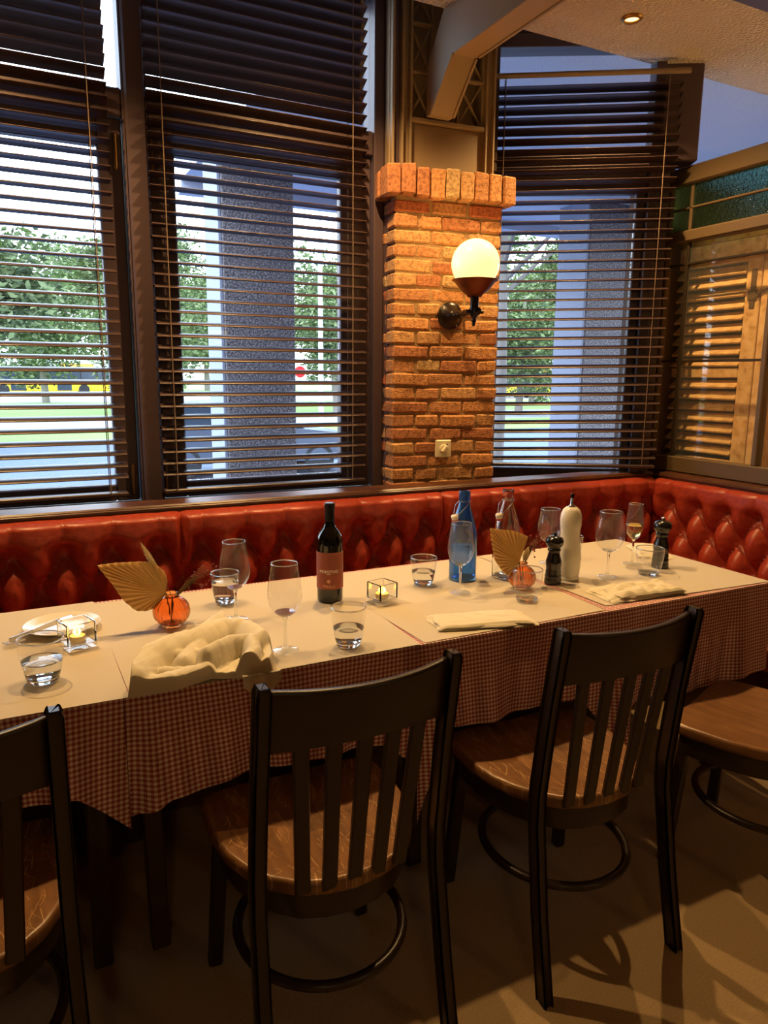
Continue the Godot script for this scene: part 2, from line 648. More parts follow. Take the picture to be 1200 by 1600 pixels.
# a blind of wooden slats: top-level thing with each slat a part; local x along, z into the room
func make_blind(label: String, at: Vector3, turn: float, width: float, top: float, bottom: float, skew: float, head: bool, shut: float) -> void:
	var b := thing("venetian_blind", label, "blind", at, turn, "dark wooden blinds in the windows")
	var pitch := 0.0481
	var slat := MB.new()
	var sw := 0.058
	var p := PackedVector3Array()
	var nj := 7
	# slat cross-section: a crowned strip
	for side in 2:
		for j in nj:
			var u := float(j) / (nj - 1) * 2.0 - 1.0
			if side == 1:
				u = -u
			var z := u * sw * 0.5
			var y := 0.0078 * (1.0 - u * u) + (0.0019 if side == 0 else -0.0019)
			p.append(Vector3(0, y, z))
	var ring := nj * 2
	var q := PackedVector3Array()
	for e in 2:
		for k in ring:
			q.append(p[k] + Vector3(0 if e == 0 else width, 0, 0))
	slat.grid(q, ring, 2, true)
	for e in 2:
		var cap := []
		for k in ring:
			cap.append(q[e * ring + (k if e == 1 else ring - 1 - k)])
		slat.poly_out(cap, Vector3(width * 0.5, 0, 0))
	var mesh := slat.mesh()
	var y := top
	var k := 0
	while y > bottom + 0.03:
		var f := clampf((y - 2.3) / 0.36, 0.0, 1.0)
		var low := clampf((y - 1.6) / 0.7, 0.0, 1.0)
		var tilt := lerpf(lerpf(-13.0, 6.0, low), shut, f) + rng.randfn(0.0, 1.0)
		var t := Transform3D(Basis(Vector3.BACK, skew + rng.randfn(0.0, 0.0008)) * Basis(Vector3.RIGHT, -deg_to_rad(tilt)), Vector3(rng.randfn(0.0, 0.001), y, 0))
		part("slat", mesh, M.slat_brown, b, t)
		y -= pitch
		k += 1
	var m := MB.new()
	m.box(Vector3(width * 0.5, bottom, 0), Vector3(width, 0.018, 0.058), 0.004)
	part("bottom_rail", m.mesh(), M.slat_brown, b)
	if head:
		m = MB.new()
		m.tube([Vector3(-0.02, top + 0.06, 0.02), Vector3(width + 0.03, top + 0.06 + skew * width, 0.02)], 0.013, -1, 10)
		part("head_bar", m.mesh(), M.steel_olive, b)
	for cx in ([0.055, width - 0.07] if width > 0.8 else [width - 0.09]):
		for dz in [-0.027, 0.029]:
			m = MB.new()
			m.tube([Vector3(cx, bottom, dz), Vector3(cx, top + 0.06, dz)], 0.0022, -1, 5)
			part("ladder_cord", m.mesh(), M.cord_tan, b)

const BAY := -0.5235988      # the bay window is turned 30 degrees towards the room
const BAY_AT := Vector3(2.94, 0, -2.986)

func windows() -> void:
	make_window("window_1", "dark brown window at the far left", Vector3(0, 0, -3.28), 0.0, -0.52, 0.46, -0.42, 0.362, 0.985, 2.33, 2.545, 3.1, false)
	make_window("window_2", "dark brown window left of the brick pillar", Vector3(0, 0, -3.28), 0.0, 0.556, 1.556, 0.66, 1.40, 0.985, 2.33, 2.545, 3.1, true)
	make_window("window_3", "angled bay window right of the brick pillar", BAY_AT, BAY, -0.80, 0.045, -0.72, -0.004, 0.96, 2.375, 2.58, 3.055, true)
	# mullion between the two left windows with its thin bead
	var m := MB.new()
	m.span(Vector3(0.47, 0.86, -3.33), Vector3(0.55, 3.12, -3.205), 0.008)
	m.span(Vector3(0.462, 0.86, -3.24), Vector3(0.469, 2.4, -3.214), 0.002)
	struct("trim_2", m, M.frame_brown, "brown mullion between the two left windows")
	m = MB.new()
	m.span(Vector3(1.607, 0.86, -3.33), Vector3(1.66, 3.12, -3.16), 0.006)
	struct("trim_3", m, M.frame_brown, "brown window post beside the brick pillar")
	# corner post right of the bay window
	var post := setting("trim_4", "dark post between the bay window and the screen", BAY_AT, BAY)
	slab("post", Vector3(0.097, 0.86, -0.12), Vector3(0.17, 2.53, -0.005), M.frame_brown, post, 0.006)
	slab("post", Vector3(0.097, 2.53, -0.12), Vector3(0.285, 3.2, 0.03), M.frame_brown, post, 0.006)
	slab("lintel", Vector3(-0.86, 3.12, -0.08), Vector3(0.285, 3.2, 0.04), M.frame_brown, post)
	slab("apron", Vector3(-0.86, 0.0, -0.10), Vector3(-0.02, 0.86, 0.0), M.frame_brown, post)
	# wall piece with a high window behind the screen
	var w := setting("window_4", "high window above the wooden screen", Vector3(0, 0, -3.0), 0.0)
	slab("wall_panel", Vector3(3.05, 0.0, -0.14), Vector3(5.4, 2.53, -0.01), M.wall_dark, w)
	slab("head_rail", Vector3(3.2, 3.12, -0.12), Vector3(5.4, 3.3, 0.0), M.frame_brown, w)
	slab("jamb", Vector3(4.6, 2.53, -0.12), Vector3(5.4, 3.12, 0.0), M.frame_brown, w)
	slab("pane", Vector3(3.2, 2.53, -0.064), Vector3(4.6, 3.12, -0.056), M.window_glass, w)
	rng.seed = 11
	make_blind("wide dark blind at the far left, its right end beside the hinged post", Vector3(-0.56, 0, -3.185), 0.0, 0.96, 3.05, 0.955, 0.0, false, 30.0)
	make_blind("dark blind between the brown mullion and the brick pillar", Vector3(0.545, 0, -3.185), 0.0, 0.945, 3.05, 0.955, 0.0, false, 30.0)
	var side := Basis(Vector3.UP, BAY)
	make_blind("dark blind in the angled window right of the brick pillar", BAY_AT + side * Vector3(-0.75, 0, 0.085), BAY, 0.915, 2.845, 0.985, 0.018, true, 20.0)

# ------------------------------------------------------------------ pillar, steelwork, lamp
const PIL_AT := Vector3(1.588, 0, -3.08)
const PIL_TURN := -0.1396      # eight degrees
const PIL_W := 0.54

func brick_mesh(l: float, h: float, d: float) -> ArrayMesh:
	var m := MB.new()
	var j := []
	for k in 8:
		j.append(Vector3(rng.randfn(0, 0.0022), rng.randfn(0, 0.0018), rng.randfn(0, 0.0018)))
	m.box(Vector3.ZERO, Vector3(l, h, d), rng.randf_range(0.005, 0.009), j)
	return m.mesh()

func pillar() -> void:
	rng.seed = 21
	var b := thing("brick_pillar", "square pillar of old tan and orange bricks with a soldier course on top", "pillar", PIL_AT, PIL_TURN)
	var m := MB.new()
	m.span(Vector3(0.012, 0.0, -0.2), Vector3(PIL_W - 0.008, 2.36, -0.008))
	part("mortar", m.mesh(), M.mortar, b)
	var c := 0.0645
	var rows := 21
	for r in rows:
		var y := 2.24 - c * (r + 0.5)
		var cuts: Array
		if r % 2 == 0:
			cuts = [0.0, 0.185, 0.362, PIL_W]
		else:
			cuts = [0.0, 0.118, 0.242, 0.436, PIL_W]
		var x := 0.0
		for i in cuts.size() - 1:
			var l: float = cuts[i]
			var rr: float = cuts[i + 1]
			if i > 0:
				l += rng.randfn(0.0, 0.004) + 0.005
			if i < cuts.size() - 2:
				rr -= 0.005
			var d := 0.1
			var mi: StandardMaterial3D = M["brick%d" % [0, 1, 2, 3, 5][rng.randi() % 5]]
			if r == 0 and i != 1:
				mi = M.brick4
			part("brick", brick_mesh(rr - l, c - rng.randf_range(0.009, 0.013), d), mi, b, Transform3D(Basis(Vector3.BACK, rng.randfn(0, 0.006)), Vector3((l + rr) * 0.5, y + rng.randfn(0, 0.001), -d * 0.5 + rng.randfn(0.0, 0.003))))
		for sx in [0.0, PIL_W]:
			var xx := 0.05 if sx == 0.0 else PIL_W - 0.05
			part("brick", brick_mesh(0.1, c - 0.011, 0.092), M["brick%d" % (rng.randi() % 6)], b, Transform3D(Basis.IDENTITY, Vector3(xx + rng.randfn(0, 0.002), y, -0.155)))
	# soldier course
	var n := 9
	var w := (PIL_W + 0.10) / n
	for i in n:
		var xx := -0.05 + w * (i + 0.5)
		part("brick", brick_mesh(w - 0.007, 0.125, 0.11), M["brick%d" % [0, 1, 2, 3, 5][rng.randi() % 5]], b, Transform3D(Basis(Vector3.BACK, rng.randfn(0, 0.008)), Vector3(xx, 2.305 + rng.randfn(0, 0.003), -0.012 + rng.randfn(0, 0.002))))
	for i in 2:
		for e in [-0.008, PIL_W + 0.008]:
			part("brick", brick_mesh(0.085, 0.122, 0.062), M["brick%d" % (rng.randi() % 6)], b, Transform3D(Basis.IDENTITY, Vector3(e, 2.303, -0.105 - i * 0.068)))

func steelwork() -> void:
	var s := thing("steel_column", "olive brown steel column with lattice bars above the brick pillar", "column", PIL_AT + Vector3(0.012, 0, -0.05), PIL_TURN * 0.6)
	var S: Material = M.steel_olive
	# side channels
	for e in [[0.0, 0.10], [0.472, 0.528]]:
		slab("side_plate", Vector3(e[0], 2.34, -0.12), Vector3(e[1], 3.2, -0.035), S, s, 0.004)
	for x in [0.004, 0.05, 0.09, 0.478, 0.518]:
		slab("flange", Vector3(x, 2.34, -0.04), Vector3(x + 0.012, 3.2, -0.008), S, s, 0.003)
	slab("back_plate", Vector3(0.1, 2.34, -0.14), Vector3(0.472, 3.2, -0.11), S, s)
	slab("front_panel", Vector3(0.1, 2.34, -0.11), Vector3(0.472, 2.585, -0.035), S, s, 0.004)
	slab("sill_bar", Vector3(0.098, 2.585, -0.11), Vector3(0.474, 2.605, -0.012), S, s, 0.003)
	for e in [[0.1, 0.205], [0.345, 0.472]]:
		for x in [e[0], e[1]]:
			var m := MB.new()
			m.bar(Vector3(x, 2.605, -0.05), Vector3(x, 3.2, -0.05), 0.01, 0.03, 0.002)
			part("lattice_upright", m.mesh(), S, s)
		for k in 3:
			var y0: float = 2.605 + k * 0.2
			for d in 2:
				var m := MB.new()
				m.bar(Vector3(e[d], y0, -0.05 + d * 0.004), Vector3(e[1 - d], y0 + 0.19, -0.05 + d * 0.004), 0.009, 0.014, 0.002)
				part("lattice_bar", m.mesh(), S, s)
			var mb := MB.new()
			mb.bar(Vector3(e[0], y0 + 0.195, -0.045), Vector3(e[1], y0 + 0.195, -0.045), 0.03, 0.01, 0.002, Vector3.BACK)
			part("lattice_bar", mb.mesh(), S, s)
	# box beam that runs from the column towards the room
	var b := thing("steel_beam", "brown steel box beam running from the column out over the room", "beam", Vector3(1.757, 0, 0))
	var prof := PackedVector2Array([Vector2(-3.10, 2.60), Vector2(-3.06, 2.60), Vector2(-2.885, 2.785), Vector2(0.6, 2.785), Vector2(0.6, 2.995), Vector2(-2.96, 2.995), Vector2(-3.10, 2.80)])
	var m2 := MB.new()
	m2.xf = Transform3D(Basis(Vector3(0, 0, 1), Vector3.UP, Vector3(-1, 0, 0)), Vector3.ZERO)
	m2.prism(prof, -0.115, 0.0)
	part("box_section", m2.mesh(), S, b)
	for x in [-0.008, 0.109]:
		slab("edge_strip", Vector3(x, 2.778, -2.86), Vector3(x + 0.012, 2.79, 0.6), S, b, 0.002)
		var m3 := MB.new()
		m3.bar(Vector3(x + 0.006, 2.60, -3.055), Vector3(x + 0.006, 2.784, -2.88), 0.012, 0.012, 0.002)
		part("edge_strip", m3.mesh(), S, b)

func wall_lamp() -> void:
	var turn := Basis(Vector3.UP, PIL_TURN)
	var at := PIL_AT + turn * Vector3(0.282, 1.73, 0.004)
	var l := thing("wall_lamp", "black cast wall lamp with a lit opal glass globe on the brick pillar", "lamp", at, PIL_TURN)
	var B: Material = M.cast_black
	var m := MB.new()
	m.xf = Transform3D(Basis(Vector3.RIGHT, PI / 2), Vector3.ZERO)
	m.lathe([Vector2(0.0, 0.0), Vector2(0.062, 0.0), Vector2(0.064, 0.006), Vector2(0.058, 0.012), Vector2(0.05, 0.014), Vector2(0.047, 0.022), Vector2(0.036, 0.03), Vector2(0.033, 0.042), Vector2(0.024, 0.05), Vector2(0.022, 0.062), Vector2(0.0, 0.066)], 32)
	part("back_plate", m.mesh(), B, l)
	for s in [[-0.038, 0.04], [0.03, -0.044]]:
		m = MB.new()
		m.xf = Transform3D(Basis(Vector3.RIGHT, PI / 2), Vector3(s[0], s[1], 0.012))
		m.lathe([Vector2(0.0, 0.0), Vector2(0.0055, 0.0), Vector2(0.005, 0.004), Vector2(0.0, 0.005)], 10)
		part("screw", m.mesh(), M.steel, l)
	var out := 0.265
	m = MB.new()
	m.xf = Transform3D(Basis(Vector3.RIGHT, PI / 2), Vector3.ZERO)
	m.lathe([Vector2(0.014, 0.06), Vector2(0.02, 0.07), Vector2(0.02, 0.078), Vector2(0.012, 0.085), Vector2(0.012, 0.1), Vector2(0.019, 0.108), Vector2(0.019, 0.116), Vector2(0.012, 0.124), Vector2(0.012, 0.16), Vector2(0.016, 0.166), Vector2(0.012, 0.175), Vector2(0.012, 0.285), Vector2(0.017, 0.295), Vector2(0.017, 0.303), Vector2(0.0, 0.308)], 18)
	part("arm", m.mesh(), B, l)
	m = MB.new()
	m.xf = Transform3D(Basis.IDENTITY, Vector3(0, 0, out))
	m.lathe([Vector2(0.0, -0.062), Vector2(0.006, -0.06), Vector2(0.008, -0.053), Vector2(0.006, -0.048), Vector2(0.011, -0.043), Vector2(0.011, -0.036), Vector2(0.007, -0.03), Vector2(0.012, -0.022), Vector2(0.022, -0.012), Vector2(0.022, 0.012), Vector2(0.019, 0.02), Vector2(0.019, 0.066), Vector2(0.0, 0.068)], 20)
	part("stem", m.mesh(), B, l)
	m = MB.new()
	m.tube([Vector3(-0.04, 0, out), Vector3(0.042, 0, out)], 0.009, -1, 10)
	part("cross_pin", m.mesh(), B, l)
	m = MB.new()
	m.xf = Transform3D(Basis.IDENTITY, Vector3(0, 0, out))
	m.lathe([Vector2(0.0, 0.062), Vector2(0.03, 0.062), Vector2(0.036, 0.072), Vector2(0.052, 0.084), Vector2(0.072, 0.104), Vector2(0.086, 0.122), Vector2(0.1, 0.13), Vector2(0.102, 0.134), Vector2(0.095, 0.135), Vector2(0.08, 0.124), Vector2(0.053, 0.096), Vector2(0.0, 0.078)], 40)
	part("gallery_cup", m.mesh(), M.copper_brown, l)
	var sp := SphereMesh.new()
	sp.radius = 0.104
	sp.height = 0.208
	sp.radial_segments = 48
	sp.rings = 24
	part("globe", sp, M.globe_opal, l, Transform3D(Basis.IDENTITY, Vector3(0, 0.2, out)))
	var o := OmniLight3D.new()
	o.name = "globe_light"
	o.position = Vector3(0, 0.2, out)
	o.light_color = Color(1.0, 0.74, 0.42)
	o.light_energy = 0.16
	o.light_size = 0.095
	o.omni_range = 12.0
	o.omni_attenuation = 2.0
	o.shadow_enabled = true
	l.add_child(o)

func pendant(label: String, at: Vector3, energy: float) -> void:  # globe lamps out of view, placed for the surfaces they light
	var l := thing("pendant_lamp", label, "lamp", at, 0.0, "unseen globe pendants lighting the room")
	var m := MB.new()
	m.tube([Vector3(0, 0.1, 0), Vector3(0, CEIL - at.y, 0)], 0.006, -1, 8)
	part("stem", m.mesh(), M.cast_black, l)
	m = MB.new()
	m.lathe([Vector2(0.11, 0.07), Vector2(0.09, 0.1), Vector2(0.05, 0.13), Vector2(0.0, 0.14)], 28)
	part("cap", m.mesh(), M.copper_brown, l)
	var sp := SphereMesh.new()
	sp.radius = 0.12
	sp.height = 0.24
	part("globe", sp, M.globe_opal, l)
	var o := OmniLight3D.new()
	o.name = "globe_light"
	o.light_color = WARM
	o.light_energy = energy
	o.light_size = 0.11
	o.omni_range = 14.0
	o.omni_attenuation = 2.0
	o.shadow_enabled = true
	l.add_child(o)

func rotary_switch() -> void:
	var at := PIL_AT + Basis(Vector3.UP, PIL_TURN) * Vector3(0.262, 1.105, 0.004)
	var s := thing("rotary_switch", "ivory square rotary switch low on the brick pillar", "switch", at, PIL_TURN)
	slab("plate", Vector3(-0.04, -0.042, -0.006), Vector3(0.04, 0.042, 0.012), M.switch_ivory, s, 0.004)
	var m := MB.new()
	m.xf = Transform3D(Basis(Vector3.RIGHT, PI / 2), Vector3.ZERO)
	m.lathe([Vector2(0.022, 0.012), Vector2(0.022, 0.018), Vector2(0.018, 0.02), Vector2(0.0, 0.02)], 24)
	m.xf = Transform3D(Basis(Vector3.BACK, -0.7), Vector3(0, 0, 0.024))
	m.box(Vector3.ZERO, Vector3(0.014, 0.04, 0.016), 0.003)
	part("knob", m.mesh(), M.switch_ivory, s)
	m = MB.new()
	m.xf = Transform3D(Basis(Vector3.RIGHT, PI / 2), Vector3(0.016, 0.02, 0.011))
	m.lathe([Vector2(0.004, 0.0), Vector2(0.004, 0.003), Vector2(0.0, 0.003)], 10)
	part("dot", m.mesh(), M.cast_black, s)

func ceiling_spot(x: float, z: float, label: String, energy: float, aim := Vector3(0, -1, 0)) -> void:
	var s := thing("ceiling_spotlight", label, "spotlight", Vector3(x, CEIL, z), 0.0, "recessed ceiling spotlights")
	var m := MB.new()
	m.lathe([Vector2(0.046, 0.0), Vector2(0.046, -0.004), Vector2(0.036, -0.012), Vector2(0.032, -0.012), Vector2(0.03, 0.0)], 32)
	part("trim_ring", m.mesh(), M.brass, s)
	m = MB.new()
	m.lathe([Vector2(0.0, -0.005), Vector2(0.02, -0.005), Vector2(0.03, -0.002)], 24)
	part("lamp_lens", m.mesh(), M.spot_glow, s)
	var l := SpotLight3D.new()
	l.name = "spot_light"
	l.position = Vector3(0, -0.03, 0)
	l.light_color = WARM
	l.light_energy = energy
	l.light_size = 0.025
	l.spot_range = 14.0
	l.spot_attenuation = 2.0
	l.spot_angle = 64.0
	l.spot_angle_attenuation = 0.75
	l.shadow_enabled = true
	s.add_child(l)
	var up := Vector3.BACK if absf(aim.normalized().y) > 0.9 else Vector3.UP
	l.look_at_from_position(s.global_position + Vector3(0, -0.03, 0), s.global_position + Vector3(0, -0.03, 0) + aim, up)

# ------------------------------------------------------------------ banquette
const BUT_DX := 0.17
const BUT_Y := 0.80
const BUT_DY := 0.13

func tuft(u: float, y: float) -> float:
	# depth of the padding: 1 on a pillow, 0 at a button
	var a := u / BUT_DX
	var b := (BUT_Y - y) / (2.0 * BUT_DY)
	var pil := sqrt(absf(sin(PI * (a + b)) * sin(PI * (a - b))))
	var chan := 0.72 + 0.28 * sqrt(absf(sin(PI * a)))
	var k := smoothstep(BUT_Y - 0.005, BUT_Y + 0.05, y)
	var v := lerpf(pil, chan, k)
	# dimple round the nearest button
	var near := 9.0
	for r in 4:
		var off := 0.5 * (r % 2)
		var ux := (a - off - roundf(a - off)) * BUT_DX
		near = minf(near, Vector2(ux, y - (BUT_Y - r * BUT_DY)).length())
	return v * (1.0 - 0.8 * exp(-near * near / 0.0012))

func banquette(label: String, at: Vector3, turn: float, width: float, shift: float, seat_from := 0.0) -> void:
	var s := thing("banquette", label, "bench", at, turn, "red tufted banquette sections")
	var top := 0.93
	var p := PackedVector3Array()
	var t := PackedVector2Array()
	var w := int(width * 95.0)
	var ys := []
	for k in 7:
		var a := PI * 0.5 * k / 6.0
		ys.append([top - 0.03 + 0.03 * cos(a), -0.045 + 0.045 * sin(a) - 0.0])
	var yy := top - 0.034
	while yy > 0.46:
		ys.append([yy, 0.0])
		yy -= 0.0085
	for row in ys:
		for i in w:
			var u := width * i / (w - 1)
			var y: float = row[0]
			var z: float = row[1]
			var edge := minf(u, width - u)
			var d := tuft(u + shift, y) * 0.072
			var soft := 1.0 - 0.5 * exp(-edge * edge / 0.0002)
			var fade := 1.0 if z == 0.0 else clampf(1.0 + z / 0.045, 0.0, 1.0)
			var bulge := 0.012 * sin(clampf((top - y) / 0.14, 0.0, 1.0) * PI * 0.6)
			p.append(Vector3(u, y, z - 0.055 + (d * soft + bulge) * fade))
			t.append(Vector2(u, -y))
	var m := MB.new()
	m.grid(p, w, ys.size(), false, t, true)
	part("backrest", m.mesh(), M.leather_red, s)
	m = MB.new()
	m.span(Vector3(0.002, 0.3, -0.15), Vector3(width - 0.002, top - 0.01, -0.062))
	part("back_board", m.mesh(), M.rail_wood, s)
	m = MB.new()
	m.span(Vector3(0.002 + seat_from, 0.33, -0.06), Vector3(width - 0.002, 0.46, 0.565), 0.03)
	part("seat_cushion", m.mesh(), M.leather_red, s)
	m = MB.new()
	m.span(Vector3(0.002 + seat_from, 0.0, -0.15), Vector3(width - 0.002, 0.33, 0.52), 0.003)
	part("plinth", m.mesh(), M.rail_wood, s)
	var bm := MB.new()
	bm.xf = Transform3D(Basis(Vector3.RIGHT, PI / 2), Vector3.ZERO)
	bm.lathe([Vector2(0.011, -0.004), Vector2(0.011, 0.0), Vector2(0.0095, 0.004), Vector2(0.006, 0.0065), Vector2(0.0, 0.0075)], 14)
	var bmesh := bm.mesh()
	for r in 3:
		var off := BUT_DX * (0.5 * (r % 2)) - shift
		var k := ceili((0.03 - off) / BUT_DX)
		while off + k * BUT_DX < width - 0.03:
			part("button", bmesh, M.leather_red, s, Transform3D(Basis.IDENTITY, Vector3(off + k * BUT_DX, BUT_Y - r * BUT_DY, -0.052)))
			k += 1

func benches() -> void:
	var z := -2.83
	# buttons of the first row stand at x = 0.12 + k * 0.17
	banquette("red tufted banquette section at the left with cracked leather, ending behind the vase", Vector3(-0.70, 0, z), 0.0, 1.245, fposmod(-0.70 - 0.12, BUT_DX))
	banquette("red tufted banquette section behind the wine bottle and the tealight", Vector3(0.545, 0, z), 0.0, 1.19, fposmod(0.545 - 0.12, BUT_DX))
	banquette("red tufted banquette section behind the blue and the clear bottle, up to the corner", Vector3(1.735, 0, z), 0.0, 1.345, fposmod(1.735 - 0.12, BUT_DX))
	banquette("red tufted banquette section along the right under the wooden screen", Vector3(3.07, 0, -2.865), -PI / 2, 1.76, 0.035, 0.63)
	var m := MB.new()
	m.span(Vector3(-0.72, 0.915, -3.01), Vector3(3.09, 0.95, -2.872), 0.006)
	m.span(Vector3(-0.72, 0.93, -2.88), Vector3(3.09, 0.942, -2.864), 0.003)
	struct("trim_5", m, M.rail_wood, "dark wooden capping rail along the back of the banquette")
	m = MB.new()
	m.span(Vector3(3.092, 0.915, -2.86), Vector3(3.26, 0.95, -1.1), 0.006)
	m.span(Vector3(3.084, 0.93, -2.862), Vector3(3.1, 0.942, -1.1), 0.003)
	struct("trim_6", m, M.rail_wood, "dark wooden capping rail below the screen")

# ------------------------------------------------------------------ screen and shutter at the right
func screen() -> void:
	var s := thing("glazed_screen", "olive framed glazed screen with green glass band at the right", "screen", Vector3(3.2, 0, 0))
	var F: Material = M.screen_olive
	slab("bottom_rail", Vector3(-0.03, 0.952, -3.0), Vector3(0.03, 1.035, -1.1), F, s, 0.006)
	slab("middle_rail", Vector3(-0.03, 2.145, -3.0), Vector3(0.03, 2.205, -1.1), F, s, 0.008)
	slab("top_rail", Vector3(-0.03, 2.43, -3.05), Vector3(0.03, 2.52, -1.1), F, s, 0.008)
	slab("end_stile", Vector3(-0.03, 1.035, -3.0), Vector3(0.01, 2.145, -2.965), F, s, 0.005)
	slab("end_stile", Vector3(-0.03, 2.205, -3.0), Vector3(0.03, 2.43, -2.965), F, s, 0.005)
	slab("middle_stile", Vector3(-0.025, 1.035, -2.355), Vector3(0.025, 2.145, -2.325), F, s, 0.005)
	for z in [-2.85]:
		slab("lead_bar", Vector3(-0.012, 1.035, z - 0.009), Vector3(0.012, 2.145, z + 0.009), M.lead_dark, s, 0.003)
		slab("lead_bar", Vector3(-0.012, 2.205, z - 0.009), Vector3(0.012, 2.43, z + 0.009), F, s, 0.003)
	for y in [2.037, 1.54]:
		slab("lead_bar", Vector3(-0.011, y - 0.006, -2.965), Vector3(0.011, y + 0.006, -1.1), M.lead_dark, s, 0.002)
	slab("lead_bar", Vector3(-0.012, 2.31, -2.965), Vector3(0.012, 2.322, -1.1), F, s, 0.003)
	for e in [[2.205, 2.31], [2.322, 2.43]]:
		slab("small_pane", Vector3(-0.003, e[0], -2.965), Vector3(0.003, e[1], -2.859), M.green_glass, s)
		slab("green_pane", Vector3(-0.003, e[0], -2.841), Vector3(0.003, e[1], -1.1), M.green_glass, s)
	for zz in [[-2.965, -2.859], [-2.841, -2.355], [-2.325, -1.1]]:
		for yy in [[1.035, 1.534], [1.546, 2.031], [2.043, 2.145]]:
			slab("clear_pane", Vector3(-0.002, yy[0], zz[0]), Vector3(0.002, yy[1], zz[1]), M.window_glass, s)
	# the old wooden shutter behind the panes
	var h := thing("wooden_shutter", "old pine louvred shutter behind the clear panes of the screen", "shutter", Vector3(3.34, 0, 0))
	var P: Material = M.pine
	slab("stile", Vector3(-0.02, 1.0, -3.08), Vector3(0.02, 2.14, -3.015), P, h, 0.004)
	slab("stile", Vector3(-0.02, 1.0, -2.585), Vector3(0.02, 2.14, -2.50), P, h, 0.004)
	slab("top_rail", Vector3(-0.02, 2.03, -3.015), Vector3(0.02, 2.14, -2.585), P, h, 0.004)
	slab("bottom_rail", Vector3(-0.02, 0.98, -3.015), Vector3(0.02, 1.03, -2.585), P, h, 0.004)
	slab("middle_rail", Vector3(-0.02, 1.455, -3.015), Vector3(0.02, 1.505, -2.585), P, h, 0.004)
	rng.seed = 31
	var y := 1.995
	while y > 1.04:
		if absf(y - 1.48) > 0.05:
			var m := MB.new()
			m.xf = Transform3D(Basis(Vector3.BACK, deg_to_rad(38.0) + rng.randfn(0, 0.03)) * Basis(Vector3.RIGHT, rng.randfn(0, 0.008)), Vector3(-0.004, y, -2.80))
			m.box(Vector3.ZERO, Vector3(0.062, 0.014, 0.43), 0.003)
			part("louvre", m.mesh(), P, h)
		y -= 0.0575
	var b := thing("shutter_frame", "orange pine window frame holding the shutter behind the screen", "frame", Vector3(3.36, 0, 0))
	slab("post", Vector3(-0.04, 0.96, -2.495), Vector3(0.06, 2.22, -2.40), P, b, 0.004)
	slab("lintel", Vector3(-0.03, 2.145, -3.1), Vector3(0.06, 2.22, -2.495), P, b, 0.004)
	slab("back_board", Vector3(0.025, 0.0, -3.1), Vector3(0.06, 2.145, -2.495), M.wall_dark, b)
	slab("side_panel", Vector3(0.02, 0.0, -2.39), Vector3(0.06, 2.22, -1.1), P, b, 0.004)
	for hy in [1.86]:
		var hn := part("strap_hinge", _hinge_mesh(), M.iron_worn, h, Transform3D(Basis.IDENTITY, Vector3(-0.022, hy, -2.54)))
		hn.set_meta("label", "worn iron hinge")

func _hinge_mesh() -> ArrayMesh:
	var m := MB.new()
	m.box(Vector3(0, 0.03, 0), Vector3(0.006, 0.19, 0.03), 0.002)
	m.box(Vector3(-0.002, 0, 0), Vector3(0.01, 0.05, 0.05), 0.003)
	m.tube([Vector3(-0.006, -0.01, 0.03), Vector3(-0.006, 0.012, 0.045), Vector3(0, 0.02, 0.08)], 0.008, -1, 8)
	return m.mesh()

# ------------------------------------------------------------------ tables, cloths, papers
const JOINTS := [-0.56, 0.165, 0.905, 1.575, 2.335]
const T_FRONT := -1.595
const T_BACK := -2.345

